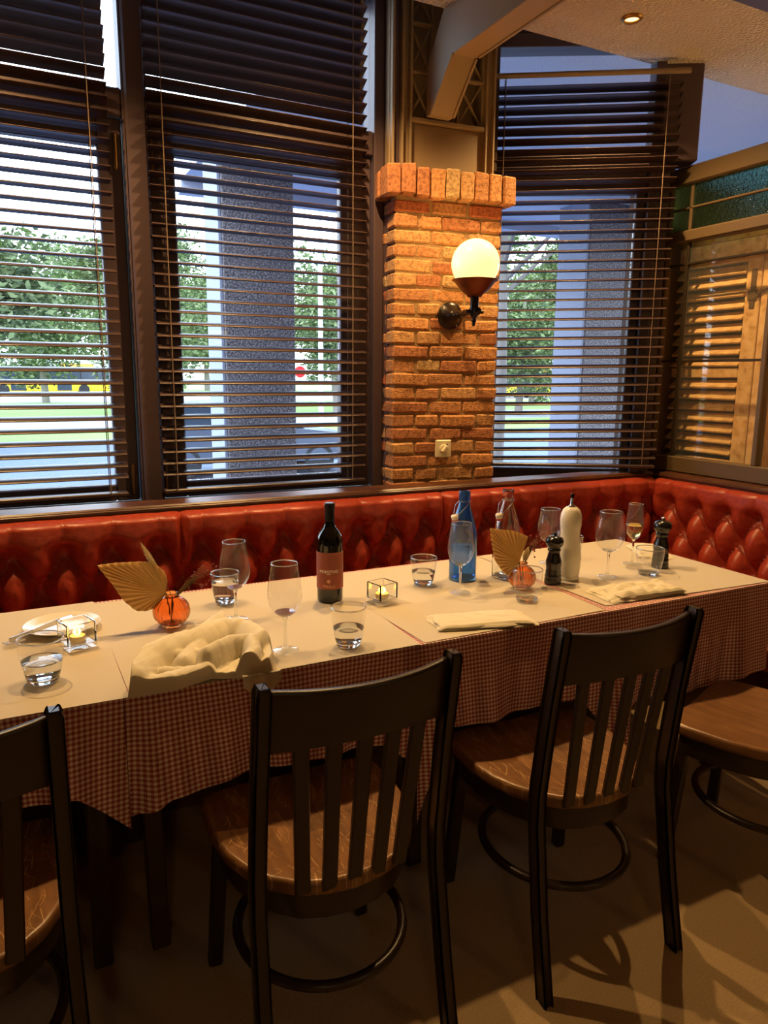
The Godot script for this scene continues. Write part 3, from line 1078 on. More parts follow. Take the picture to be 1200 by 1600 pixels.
func tables() -> void:
	var tl := ["first table from the left, under the plate and the glass of water", "second table from the left, under the wine bottle and the large crumpled napkin", "third table from the left, under the blue bottle", "last table at the right, under the two pepper mills' end of the row"]
	var cl := ["red gingham cloth on the first table at the left", "red gingham cloth on the second table, behind the left middle chair", "red gingham cloth on the third table, behind the middle right chair", "red gingham cloth on the table at the right end"]
	var pl := ["white paper cover under the plate with the fork at the left", "white paper cover under the crumpled napkin and the wine bottle", "white paper cover under the blue bottle and the flat napkin", "white paper cover at the right end under the sparkling wine glass"]
	tl[3] = "table at the right end of the row, under the glass of sparkling wine"
	var base_y := [0.545, 0.502, 0.497, 0.428]
	for k in 4:
		var x0: float = JOINTS[k]
		var x1: float = JOINTS[k + 1]
		var cx := (x0 + x1) * 0.5
		var t := thing("dining_table", tl[k], "table", Vector3(cx, 0, (T_FRONT + T_BACK) * 0.5), 0.0, "tables pushed together in a row")
		var hw := (x1 - x0) * 0.5
		slab("table_top", Vector3(-hw + 0.006, TOP - 0.032, -0.37), Vector3(hw - 0.006, TOP - 0.003, 0.37), M.table_wood, t, 0.004)
		for sx in [-1, 1]:
			for sz in [-1, 1]:
				var m := MB.new()
				m.bar(Vector3(sx * (hw - 0.07), 0.0, sz * 0.24), Vector3(sx * (hw - 0.06), TOP - 0.1, sz * 0.245), 0.045, 0.045, 0.004)
				part("leg", m.mesh(), M.table_wood, t)
			slab("apron", Vector3(sx * (hw - 0.04) - 0.011, TOP - 0.11, -0.3), Vector3(sx * (hw - 0.04) + 0.011, TOP - 0.032, 0.3), M.table_wood, t)
		for sz in [-1, 1]:
			slab("apron", Vector3(-hw + 0.06, TOP - 0.11, sz * 0.33 - 0.011), Vector3(hw - 0.06, TOP - 0.032, sz * 0.33 + 0.011), M.table_wood, t)
		# cloth
		var c := thing("tablecloth", cl[k], "tablecloth", Vector3.ZERO, 0.0, "red gingham tablecloths")
		var m2 := MB.new()
		m2.span(Vector3(x0 + 0.002, TOP - 0.003, T_BACK - 0.002), Vector3(x1 - 0.002, TOP, T_FRONT + 0.002))
		part("top_sheet", m2.mesh(), M.gingham, c)
		part("front_drop", drop_mesh(x0, x1, T_FRONT, base_y[k], k), M.gingham, c)
		if k == 3:
			part("side_drop", side_drop(x1), M.gingham, c)
		# paper
		var p := paper_mesh(k, x0, x1)
		var o := part("paper_cover", p, M.paper, self)
		tag(o, pl[k], "paper cover", "white paper covers on the tables")

func drop_mesh(x0: float, x1: float, z: float, base: float, k: int) -> ArrayMesh:
	var nx := 76
	var ny := 16
	var p := PackedVector3Array()
	var t := PackedVector2Array()
	var tip: float = [0.0, 0.04, 0.27, 0.29][k]
	var tip_r: float = [0.11, 0.09, 0.12, 0.0][k]
	for j in ny:
		var f := float(j) / (ny - 1)
		for i in nx:
			var u := float(i) / (nx - 1)
			var x := lerpf(x0 + 0.001, x1 - 0.001, u)
			var low := base + 0.006 * sin(x * 13.0 + k)
			low -= tip * maxf(0.0, 1.0 - (x - x0) / 0.085)
			low -= tip_r * maxf(0.0, 1.0 - (x1 - x) / 0.11)
			var y := lerpf(TOP, low, f)
			var sw := 0.004 + 0.012 * sin(x * 21.0 + k * 1.7) + 0.006 * sin(x * 47.0 + 2.0 * k)
			var fold := 0.03 * exp(-pow((x - x0 - 0.05) / 0.03, 2.0)) * (1.0 if k > 0 else 0.0)
			var zz := z + 0.004 + f * (sw + fold + 0.006)
			if j == 0:
				zz = z + 0.001
			p.append(Vector3(x, y, zz))
			t.append(Vector2(x + f * 0.02 * sin(x * 9.0 + k), -y))
	var m := MB.new()
	m.grid(p, nx, ny, false, t, true)
	return m.mesh()

func side_drop(x1: float) -> ArrayMesh:
	var p := PackedVector3Array()
	var t := PackedVector2Array()
	for j in 12:
		for i in 50:
			var f := j / 11.0
			var z := lerpf(T_FRONT, T_BACK, i / 49.0)
			p.append(Vector3(x1 + 0.002 + f * (0.012 + 0.01 * sin(z * 24.0)), lerpf(TOP, 0.43, f), z))
			t.append(Vector2(z, -p[-1].y))
	var m := MB.new()
	m.grid(p, 50, 12, false, t, true)
	return m.mesh()

func paper_mesh(k: int, x0: float, x1: float) -> ArrayMesh:
	# a sheet with slightly waving edges, its corners where each cover lies
	var q: Array = [
		[Vector2(x0, -2.335), Vector2(0.172, -2.352), Vector2(0.178, -1.588), Vector2(x0, -1.60)],
		[Vector2(0.17, -2.325), Vector2(0.945, -2.33), Vector2(0.912, -1.594), Vector2(0.18, -1.592)],
		[Vector2(0.905, -2.325), Vector2(1.588, -2.33), Vector2(1.566, -1.602), Vector2(0.93, -1.598)],
		[Vector2(1.592, -2.335), Vector2(2.322, -2.34), Vector2(2.322, -1.60), Vector2(1.60, -1.635)]][k]
	var n := 24
	var p := PackedVector3Array()
	for j in n:
		for i in n:
			var u := float(i) / (n - 1)
			var w := float(j) / (n - 1)
			var a: Vector2 = (q[0] as Vector2).lerp(q[1], u)
			var b: Vector2 = (q[3] as Vector2).lerp(q[2], u)
			var c := a.lerp(b, w)
			var lift := 0.0006 * (1.0 + sin(u * 9.0 + k) * sin(w * 7.0 + 2.0 * k))
			p.append(Vector3(c.x, TOP + 0.0012 + 0.0003 * k + lift * 0.6, c.y))
	var m := MB.new()
	m.grid(p, n, n, false, PackedVector2Array(), true)
	var e := PackedVector3Array()
	for s in p:
		e.append(s - Vector3(0, 0.0008, 0))
	m.grid(e, n, n, false)
	return m.mesh()

# ------------------------------------------------------------------ chairs
func arc_z(x: float) -> float:
	return 0.038 * (1.0 - pow(x / 0.19, 2.0))

func make_chair(label: String, at: Vector3, turn: float, seat_material: Material) -> Node3D:
	var c := thing("dining_chair", label, "chair", at, turn, "dark wooden slat-back chairs")
	var D: Material = M.chair_dark
	# seat: dished board with a rounded back
	var ol := PackedVector2Array()
	var half := [[0.0, -0.215], [0.12, -0.22], [0.19, -0.215], [0.218, -0.2], [0.228, -0.16], [0.23, -0.05], [0.218, 0.03], [0.195, 0.09], [0.16, 0.145], [0.115, 0.185], [0.06, 0.206], [0.0, 0.213]]
	for q in half:
		ol.append(Vector2(q[0], q[1]))
	for i in range(half.size() - 2, 0, -1):
		ol.append(Vector2(-half[i][0], half[i][1]))
	var m := MB.new()
	var nr := 7
	var p := PackedVector3Array()
	var t := PackedVector2Array()
	var w := ol.size()
	# rings from the underside edge over the rim to the middle of the top
	var rings := [[0.955, 0.425], [0.99, 0.43], [1.0, 0.44], [1.0, 0.452], [0.985, 0.459], [0.95, 0.461], [0.8, 0.457], [0.6, 0.452], [0.4, 0.449], [0.2, 0.447], [0.0, 0.447]]
	for r in rings:
		for i in w:
			p.append(Vector3(ol[i].x * r[0], r[1], ol[i].y * r[0]))
		for i in w + 1:
			var o := ol[i % w] * float(r[0])
			t.append(Vector2(o.x / 0.46 + 0.5, o.y / 0.46 + 0.5))
	m.grid(p, w, rings.size(), true, t, true)
	part("seat", m.mesh(), seat_material, c)
	# apron band under the seat
	m = MB.new()
	p = PackedVector3Array()
	for r in [[0.86, 0.365], [0.91, 0.365], [0.91, 0.428], [0.86, 0.428]]:
		for i in w:
			p.append(Vector3(ol[i].x * r[0], r[1], ol[i].y * r[0]))
	m.grid(p, w, 4, true, PackedVector2Array(), true)
	part("apron", m.mesh(), D, c)
	# front legs
	for s in [-1, 1]:
		m = MB.new()
		m.bar(Vector3(s * 0.2, 0.0, -0.2), Vector3(s * 0.178, 0.43, -0.17), 0.033, 0.033, 0.005)
		part("leg", m.mesh(), D, c)
	# rear posts: splayed foot, straight at the seat, raked top
	for s in [-1, 1]:
		m = MB.new()
		var q := PackedVector3Array()
		var path := [[0.0, 0.265, 0.206], [0.2, 0.225, 0.203], [0.42, 0.192, 0.199], [0.5, 0.19, 0.198], [0.7, 0.212, 0.197], [0.905, 0.243, 0.196], [0.915, 0.243, 0.196]]
		for k in path.size():
			var e: Array = path[k]
			var hw := 0.0145
			var hd := 0.021
			if k == path.size() - 1:
				hw = 0.011
				hd = 0.017
			for cr in [[-1, -1], [1, -1], [1, 1], [-1, 1]]:
				var ex := 0.7
				for sub in 2:
					var f := [[ex, 1.0], [1.0, ex]][(sub + (0 if cr[0] * cr[1] > 0 else 1)) % 2] as Array
					q.append(Vector3(s * e[2] + cr[0] * hw * f[0], e[0], e[1] + cr[1] * hd * f[1]))
		m.grid(q, 8, path.size(), true, PackedVector2Array(), true)
		var cap := []
		var foot := []
		for k in 8:
			cap.append(q[(path.size() - 1) * 8 + k])
			foot.append(q[k])
		m.poly_out(cap, Vector3(s * 0.196, 0.8, 0.23))
		m.poly_out(foot, Vector3(s * 0.2, 0.2, 0.23))
		part("rear_post", m.mesh(), D, c)
	# crest rail, curved in plan
	m = MB.new()
	p = PackedVector3Array()
	var nx := 19
	for i in nx:
		var x := lerpf(-0.185, 0.185, float(i) / (nx - 1))
		var a := arc_z(x)
		var z0 := 0.228 + a
		var y0 := 0.775 + 0.008 * (1.0 - pow(x / 0.185, 2.0))
		var y1 := 0.902 - 0.006 * (1.0 - pow(x / 0.185, 2.0))
		for e in [[y0, -0.014], [y0, 0.006], [y1 - 0.006, 0.024], [y1, 0.019], [y1, 0.008], [y1 - 0.006, 0.002]]:
			p.append(Vector3(x, e[0], z0 + e[1] - 0.008))
	m.grid(p, 6, nx, true, PackedVector2Array(), false)
	part("crest_rail", m.mesh(), D, c)
	# five back slats
	for k in 5:
		var x := -0.122 + k * 0.061
		m = MB.new()
		var zt := 0.216 + arc_z(x)
		var zb := 0.175 + arc_z(x) * 0.75
		m.bar(Vector3(x * 0.88, 0.44, zb), Vector3(x * 1.02, 0.79, zt), 0.032, 0.013, 0.003)
		part("back_slat", m.mesh(), D, c)
	# bent-wood hoop between the legs
	m = MB.new()
	var hoop := []
	for k in 41:
		var a := TAU * k / 40.0
		hoop.append(Vector3(cos(a) * 0.188, 0.215, sin(a) * 0.198 + 0.012))
	m.tube(hoop, 0.0115, -1, 8, false)
	part("hoop_stretcher", m.mesh(), D, c)
	return c

func chairs() -> void:
	var a := make_chair("dark slat-back chair in the middle left, in front of the wine bottle", Vector3(0.545, 0, -1.405), 0.0, M.chair_seat)
	copy(a, "dark slat-back chair to the right, in front of the flat folded napkin and black mill", Vector3(1.225, 0, -1.405), deg_to_rad(-1.5))
	copy(a, "dark slat-back chair cut off by the left edge of the picture", Vector3(-0.185, 0, -1.46), deg_to_rad(2.0))
	var d := copy(a, "dark chair at the right edge, showing its smooth brown seat without its back", Vector3(1.93, 0, -1.28), deg_to_rad(20.0))
	(d.get_node("seat") as MeshInstance3D).set_surface_override_material(0, M.chair_seat_smooth)

# ------------------------------------------------------------------ tableware
func on_table(x: float, z: float) -> Vector3:
	return Vector3(x, TOP + 0.003, z)

func tumbler(label: String, x: float, z: float, h: float, r1: float, fill: float) -> void:
	var g := thing("tumbler", label, "glass", on_table(x, z), 0.0, "water tumblers on the tables")
	var r0 := r1 * 0.7
	var m := MB.new()
	var outer := []
	for k in 13:
		var f := k / 12.0
		outer.append(Vector2(lerpf(r0, r1, 1.0 - pow(1.0 - f, 1.7)) * (1.0 - 0.06 * exp(-f * 14.0)), f * h))
	var prof := [Vector2(0.0, 0.0), Vector2(outer[0].x - 0.003, 0.0)]
	prof.append_array(outer)
	m.lathe(prof, 40)
	part("bowl", m.mesh(), M.clear_glass, g)
	m = MB.new()
	m.lathe([Vector2(r1, h - 0.002), Vector2(r1 + 0.0003, h), Vector2(r1 - 0.0009, h + 0.0014), Vector2(r1 - 0.0022, h), Vector2(r1 - 0.002, h - 0.002), Vector2(r1, h - 0.002)], 40)
	part("rim", m.mesh(), M.crystal, g)
	# thick foot
	m = MB.new()
	m.lathe([Vector2(0.0, 0.001), Vector2(r0 - 0.004, 0.001), Vector2(r0 - 0.0012, 0.004), Vector2(r0 + 0.0004, 0.011), Vector2(r0 - 0.004, 0.012), Vector2(0.0, 0.009)], 40)
	part("foot", m.mesh(), M.crystal, g)
	if fill > 0.0:
		m = MB.new()
		var wp := [Vector2(0.0, 0.0125)]
		for k in 9:
			var f := lerpf(0.13, fill, k / 8.0)
			wp.append(Vector2(lerpf(r0, r1, 1.0 - pow(1.0 - f, 1.7)) - 0.0014, f * h))
		wp.append(Vector2(0.0, fill * h))
		m.lathe(wp, 40)
		part("water", m.mesh(), M.water, g)

func wine_glass(label: String, x: float, z: float, h: float, rmax: float, rrim: float, stem: float, fill: float, kind: String) -> void:
	var g := thing("wine_glass", label, "glass", on_table(x, z), 0.0, "stemmed glasses on the tables")
	var m := MB.new()
	m.lathe([Vector2(0.0, 0.0005), Vector2(0.034, 0.0005), Vector2(0.0355, 0.0015), Vector2(0.03, 0.003), Vector2(0.014, 0.0055), Vector2(0.006, 0.009)], 40)
	part("foot", m.mesh(), M.thick_glass, g)
	m = MB.new()
	m.lathe([Vector2(0.006, 0.009), Vector2(0.004, 0.02), Vector2(0.0036, stem * 0.6), Vector2(0.0042, stem - 0.01), Vector2(0.007, stem + 0.001), Vector2(0.0, stem + 0.003)], 36)
	part("stem", m.mesh(), M.crystal, g)
	var shape := func(f: float) -> float:
		# bowl radius from the stem (0) to the rim (1)
		if f < 0.42:
			return rmax * sqrt(1.0 - pow(1.0 - f / 0.42, 1.8))
		var q := (f - 0.42) / 0.58
		return lerpf(rmax, rrim, q * q * (3.0 - 2.0 * q) * 0.75 + q * 0.25)
	m = MB.new()
	var prof := []
	for k in 27:
		var f := pow(k / 26.0, 1.25)
		prof.append(Vector2(maxf(shape.call(f), 0.0005), stem + f * (h - stem)))
	m.lathe(prof, 44)
	part("bowl", m.mesh(), M.clear_glass, g)
	m = MB.new()
	m.lathe([Vector2(rrim + 0.0002, h - 0.0014), Vector2(rrim + 0.0003, h), Vector2(rrim - 0.0006, h + 0.001), Vector2(rrim - 0.0015, h), Vector2(rrim - 0.0014, h - 0.0014), Vector2(rrim + 0.0002, h - 0.0014)], 44)
	part("rim", m.mesh(), M.crystal, g)
	if fill > 0.0:
		m = MB.new()
		var wp := []
		for k in 13:
			var f := lerpf(0.01, fill, k / 12.0)
			wp.append(Vector2(maxf(shape.call(f) - 0.0012, 0.0004), stem + 0.001 + f * (h - stem)))
		wp.append(Vector2(0.0, stem + 0.001 + fill * (h - stem)))
		m.lathe(wp, 44)
		part(kind, m.mesh(), M[{"wine": "red_wine", "sparkling_wine": "prosecco", "water": "water"}[kind]], g)

func curved_text(s: String, size: float, depth: float, radius: float, y: float, turn: float) -> ArrayMesh:
	var tm := TextMesh.new()
	tm.text = s
	tm.font_size = 64
	tm.pixel_size = size / 64.0
	tm.depth = depth
	tm.curve_step = 1.0
	var ar := tm.get_mesh_arrays()
	var v: PackedVector3Array = ar[Mesh.ARRAY_VERTEX]
	var n: PackedVector3Array = ar[Mesh.ARRAY_NORMAL]
	for i in v.size():
		var a := v[i].x / radius + turn
		var r := radius + v[i].z
		v[i] = Vector3(sin(a) * r, y + v[i].y, cos(a) * r)
		n[i] = Basis(Vector3.UP, a) * n[i]
	ar[Mesh.ARRAY_VERTEX] = v
	ar[Mesh.ARRAY_NORMAL] = n
	ar[Mesh.ARRAY_TANGENT] = null
	var am := ArrayMesh.new()
	am.add_surface_from_arrays(Mesh.PRIMITIVE_TRIANGLES, ar)
	return am

func wine_bottle() -> void:
	var b := thing("wine_bottle", "dark wine bottle with a brown red label", "bottle", on_table(0.844, -2.05))
	var m := MB.new()
	m.lathe([Vector2(0.0, 0.004), Vector2(0.028, 0.0), Vector2(0.037, 0.001), Vector2(0.0395, 0.005), Vector2(0.04, 0.02), Vector2(0.041, 0.18), Vector2(0.0405, 0.196), Vector2(0.037, 0.211), Vector2(0.029, 0.224), Vector2(0.02, 0.234), Vector2(0.0165, 0.244), Vector2(0.0155, 0.256)], 48)
	part("bottle_body", m.mesh(), M.bottle_green, b)
	m = MB.new()
	m.lathe([Vector2(0.0158, 0.244), Vector2(0.0155, 0.262), Vector2(0.0152, 0.292), Vector2(0.0152, 0.292), Vector2(0.0165, 0.293), Vector2(0.0168, 0.306), Vector2(0.016, 0.311), Vector2(0.013, 0.312), Vector2(0.0, 0.311)], 36)
	part("neck_capsule", m.mesh(), M.capsule_black, b)
	# label, three quarters of the way round
	var p := PackedVector3Array()
	var t := PackedVector2Array()
	var face := -0.39
	for j in 2:
		for i in 41:
			var a := lerpf(-1.75, 1.75, i / 40.0) + face
			p.append(Vector3(sin(a) * 0.0416, 0.045 + j * 0.117, cos(a) * 0.0416))
			t.append(Vector2(i / 40.0, 1.0 - j))
	m = MB.new()
	m.grid(p, 41, 2, false, t)
	var lab := part("label", m.mesh(), M.wine_label, b)
	part("lettering", curved_text("PRIMITIVO", 0.0125, 0.0004, 0.0419, 0.103, face - 0.1), M.label_ink, lab)
	p = PackedVector3Array()
	for j in 2:
		for i in 9:
			var a2 := lerpf(-0.16, 0.16, i / 8.0) + face - 0.1
			p.append(Vector3(sin(a2) * 0.0419, 0.0945 + j * 0.0014, cos(a2) * 0.0419))
	m = MB.new()
	m.grid(p, 9, 2)
	part("small_line", m.mesh(), M.label_ink, lab)
	part("lettering", curved_text("TRULLI", 0.0125, 0.0004, 0.0419, 0.056, face - 0.1), M.label_ink_orange, lab)
	m = MB.new()
	m.xf = Transform3D(Basis(Vector3.UP, face - 0.1) * Basis(Vector3.RIGHT, PI / 2), Basis(Vector3.UP, face - 0.1) * Vector3(0, 0.072, 0.0419))
	m.lathe([Vector2(0.0058, 0.0), Vector2(0.0058, 0.0004), Vector2(0.0, 0.0006)], 18)
	part("emblem", m.mesh(), M.label_ink_orange, lab)

func swing_bottle(called: String, label: String, x: float, z: float, wide: float, material: Material, fill: float, turn: float) -> void:
	var b := thing(called, label, "bottle", on_table(x, z), turn)
	var m := MB.new()
	var r := wide
	var outer := [Vector2(0.0, 0.004), Vector2(r - 0.012, 0.0), Vector2(r - 0.003, 0.001), Vector2(r, 0.006), Vector2(r, 0.145), Vector2(r * 0.985, 0.16), Vector2(r * 0.87, 0.19), Vector2(r * 0.68, 0.225), Vector2(r * 0.5, 0.252), Vector2(r * 0.4, 0.27), Vector2(r * 0.37, 0.282), Vector2(r * 0.42, 0.286), Vector2(r * 0.42, 0.306), Vector2(r * 0.39, 0.313)]
	var inner := []
	for k in range(outer.size() - 1, 1, -1):
		inner.append(Vector2(maxf(outer[k].x - 0.0032, 0.002), maxf(outer[k].y, 0.009)))
	inner.append(Vector2(0.0, 0.011))
	var prof: Array = outer + inner
	m.lathe(prof, 48)
	part("glass_body", m.mesh(), material, b)
	if fill > 0.0:
		m = MB.new()
		m.lathe([Vector2(0.0, 0.0125), Vector2(r - 0.0055, 0.0125), Vector2(r - 0.0042, 0.016), Vector2(r - 0.0042, fill), Vector2(0.0, fill)], 40)
		part("water", m.mesh(), M.water, b)
	# wire bail hanging open on the left with its stopper
	m = MB.new()
	var ring := []
	for k in 25:
		var a := TAU * k / 24.0
		ring.append(Vector3(cos(a) * (r * 0.44), 0.277, sin(a) * (r * 0.44)))
	m.tube(ring, 0.0014, -1, 6, false)
	for s in [-1, 1]:
		m.tube([Vector3(0.002, 0.277, s * r * 0.44), Vector3(-0.02, 0.262, s * r * 0.5), Vector3(-0.048, 0.232, s * 0.008), Vector3(-0.05, 0.228, 0)], 0.0014, -1, 6)
	part("wire_bail", m.mesh(), M.steel, b)
	m = MB.new()
	m.xf = Transform3D(Basis(Vector3.BACK, 0.25), Vector3(-0.05, 0.222, 0))
	m.lathe([Vector2(0.0, -0.006), Vector2(0.009, -0.006), Vector2(0.012, -0.001), Vector2(0.013, 0.008), Vector2(0.011, 0.013), Vector2(0.0, 0.015)], 20)
	var st := part("stopper", m.mesh(), M.porcelain, b)
	m = MB.new()
	m.xf = Transform3D(Basis(Vector3.BACK, 0.25), Vector3(-0.05, 0.222, 0))
	m.lathe([Vector2(0.0, -0.013), Vector2(0.0085, -0.012), Vector2(0.0125, -0.008), Vector2(0.0125, -0.004), Vector2(0.009, -0.003)], 20)
	part("seal", m.mesh(), M.rubber_red, st)

func mill(label: String, x: float, z: float, k: float) -> void:
	var b := thing("pepper_mill", label, "mill", on_table(x, z), 0.0, "black pepper mills")
	b.scale = Vector3.ONE * k
	var m := MB.new()
	m.lathe([Vector2(0.0, 0.0), Vector2(0.029, 0.0), Vector2(0.03, 0.003), Vector2(0.0295, 0.018), Vector2(0.0275, 0.021), Vector2(0.0295, 0.025), Vector2(0.0285, 0.032), Vector2(0.027, 0.036), Vector2(0.0275, 0.044), Vector2(0.026, 0.052), Vector2(0.0265, 0.062), Vector2(0.028, 0.072), Vector2(0.027, 0.084), Vector2(0.022, 0.1), Vector2(0.0195, 0.112), Vector2(0.0205, 0.117), Vector2(0.023, 0.12), Vector2(0.023, 0.124), Vector2(0.02, 0.127)], 36)
	part("body", m.mesh(), M.mill_black, b)
	m = MB.new()
	m.lathe([Vector2(0.02, 0.127), Vector2(0.022, 0.13), Vector2(0.0245, 0.1335), Vector2(0.03, 0.142), Vector2(0.032, 0.151), Vector2(0.0305, 0.16), Vector2(0.025, 0.167), Vector2(0.014, 0.1715), Vector2(0.008, 0.1725), Vector2(0.0, 0.1725)], 36)
	part("head", m.mesh(), M.mill_black, b)
	m = MB.new()
	m.lathe([Vector2(0.0045, 0.172), Vector2(0.0045, 0.175), Vector2(0.0075, 0.177), Vector2(0.0075, 0.182), Vector2(0.0, 0.184)], 18)
	part("knob", m.mesh(), M.capsule_black if label.contains("middle") else M.steel, b)

func oil_bottle() -> void:
	var b := thing("oil_bottle", "white porcelain oil bottle with a metal pourer, tallest between the mills", "bottle", on_table(1.70, -1.93))
	var m := MB.new()
	m.lathe([Vector2(0.0, 0.0), Vector2(0.036, 0.0), Vector2(0.038, 0.003), Vector2(0.038, 0.01), Vector2(0.034, 0.014)], 36)
	part("base", m.mesh(), M.porcelain, b)
	m = MB.new()
	m.lathe([Vector2(0.034, 0.014), Vector2(0.0385, 0.018), Vector2(0.041, 0.045), Vector2(0.042, 0.075), Vector2(0.04, 0.105), Vector2(0.036, 0.135), Vector2(0.0335, 0.155), Vector2(0.034, 0.175), Vector2(0.0365, 0.195), Vector2(0.0375, 0.212), Vector2(0.035, 0.232), Vector2(0.029, 0.247), Vector2(0.019, 0.256), Vector2(0.0, 0.259)], 40)
	part("body", m.mesh(), M.porcelain, b)
	m = MB.new()
	m.lathe([Vector2(0.013, 0.257), Vector2(0.014, 0.26), Vector2(0.009, 0.264), Vector2(0.005, 0.267), Vector2(0.0045, 0.288), Vector2(0.0, 0.289)], 20)
	part("pourer", m.mesh(), M.steel, b)
	m = MB.new()
	m.lathe([Vector2(0.005, 0.286), Vector2(0.0062, 0.289), Vector2(0.0062, 0.3), Vector2(0.004, 0.304), Vector2(0.0, 0.305)], 16)
	part("cap", m.mesh(), M.mill_black, b)

func candle_holder(label: String, x: float, z: float, s: float, turn: float) -> void:
	var c := thing("candle_holder", label, "candle holder", on_table(x, z), turn, "glass cubes with tealights")
	var m := MB.new()
	var h := s * 0.5
	var w := 0.005
	# square cup with thick walls
	m.span(Vector3(-h, 0.0, -h), Vector3(h, 0.014, h), 0.002)
	part("glass_foot", m.mesh(), M.thick_glass, c)
	m = MB.new()
	for k in 4:
		m.xf = Transform3D(Basis(Vector3.UP, k * PI / 2), Vector3.ZERO)
		m.span(Vector3(-h + 0.0005, 0.014, h - w), Vector3(h - w - 0.0005, s * 0.92, h), 0.0012)
	part("glass_wall", m.mesh(), M.crystal, c)
	m = MB.new()
	m.lathe([Vector2(0.0, 0.0145), Vector2(0.018, 0.0145), Vector2(0.019, 0.016), Vector2(0.019, 0.029), Vector2(0.018, 0.029), Vector2(0.017, 0.026), Vector2(0.0, 0.025)], 24)
	var tl := part("tealight", m.mesh(), M.wax, c)
	m = MB.new()
	m.tube([Vector3(0, 0.025, 0), Vector3(0.0005, 0.031, 0)], 0.0006, -1, 5)
	part("wick", m.mesh(), M.cast_black, tl)
	m = MB.new()
	m.lathe([Vector2(0.0, 0.029), Vector2(0.0026, 0.032), Vector2(0.0036, 0.036), Vector2(0.003, 0.041), Vector2(0.0015, 0.047), Vector2(0.0, 0.052)], 14)
	part("flame", m.mesh(), M.flame, tl)
	var o := OmniLight3D.new()
	o.name = "flame_light"
	o.position = Vector3(0, 0.038, 0)
	o.light_color = Color(1.0, 0.6, 0.22)
	o.light_energy = 0.003
	o.light_size = 0.004
	o.omni_range = 6.0
	o.omni_attenuation = 2.0
	o.shadow_enabled = true
	c.add_child(o)

func vase(label: String, x: float, z: float, r: float) -> Node3D:
	var b := thing("bud_vase", label, "vase", on_table(x, z), 0.0, "amber bud vases with dried flowers")
	var m := MB.new()
	var outer := [Vector2(0.0, 0.003), Vector2(r * 0.45, 0.0), Vector2(r * 0.62, 0.002)]
	for k in range(1, 14):
		var a := -PI * 0.5 + PI * (0.12 + 0.74 * k / 13.0)
		outer.append(Vector2(cos(a) * r, r * 0.86 + sin(a) * r * 0.9))
	var ty: float = outer[-1].y
	outer.append_array([Vector2(r * 0.36, ty + 0.002), Vector2(r * 0.34, ty + 0.007), Vector2(r * 0.4, ty + 0.012)])
	var inner := []
	for k in range(outer.size() - 1, 2, -1):
		inner.append(Vector2(outer[k].x - 0.0028, maxf(outer[k].y, 0.007)))
	inner.append(Vector2(0.0, 0.009))
	var rib := func(a: float, q: Vector2) -> float:
		return 1.0 + 0.035 * cos(a * 22.0) * clampf((q.x - r * 0.42) / (r * 0.4), 0.0, 1.0)
	m.lathe(outer + inner, 132, rib)
	part("glass_body", m.mesh(), M.amber_glass, b)
	return b

# outline points lie in the plane that faces the viewer: x to the right, y up, from the leaf's base
func palm_fan(ol: Array, at: Vector3, face: float, lean: float) -> ArrayMesh:
	var m := MB.new()
	m.xf = Transform3D(Basis(Vector3.UP, face) * Basis(Vector3.RIGHT, lean), at)
	var pleats := 46
	var p := PackedVector3Array()
	var t := PackedVector2Array()
	var total := 0.0
	for i in ol.size() - 1:
		total += (ol[i + 1] as Vector2).distance_to(ol[i])
	var rim := []
	for k in pleats + 1:
		var d := total * k / pleats
		var i := 0
		while i < ol.size() - 2 and d > (ol[i + 1] as Vector2).distance_to(ol[i]):
			d -= (ol[i + 1] as Vector2).distance_to(ol[i])
			i += 1
		rim.append((ol[i] as Vector2).lerp(ol[i + 1], minf(1.0, d / (ol[i + 1] as Vector2).distance_to(ol[i]))))
	for k in pleats:
		var a: Vector2 = rim[k]
		var b: Vector2 = rim[k + 1]
		var za := 0.0035 * (1 if k % 2 == 0 else -1)
		for side in 2:
			var off := Vector3(0, 0, 0.0006 if side == 0 else -0.0006)
			var tri_pts := [Vector3(0.0, 0.0, 0.0) + off, Vector3(a.x, a.y, za) + off, Vector3(b.x, b.y, -za) + off]
			if (side == 0) == ((a.cross(b)) < 0.0):
				tri_pts.reverse()
			m.poly(tri_pts)
	return m.mesh()

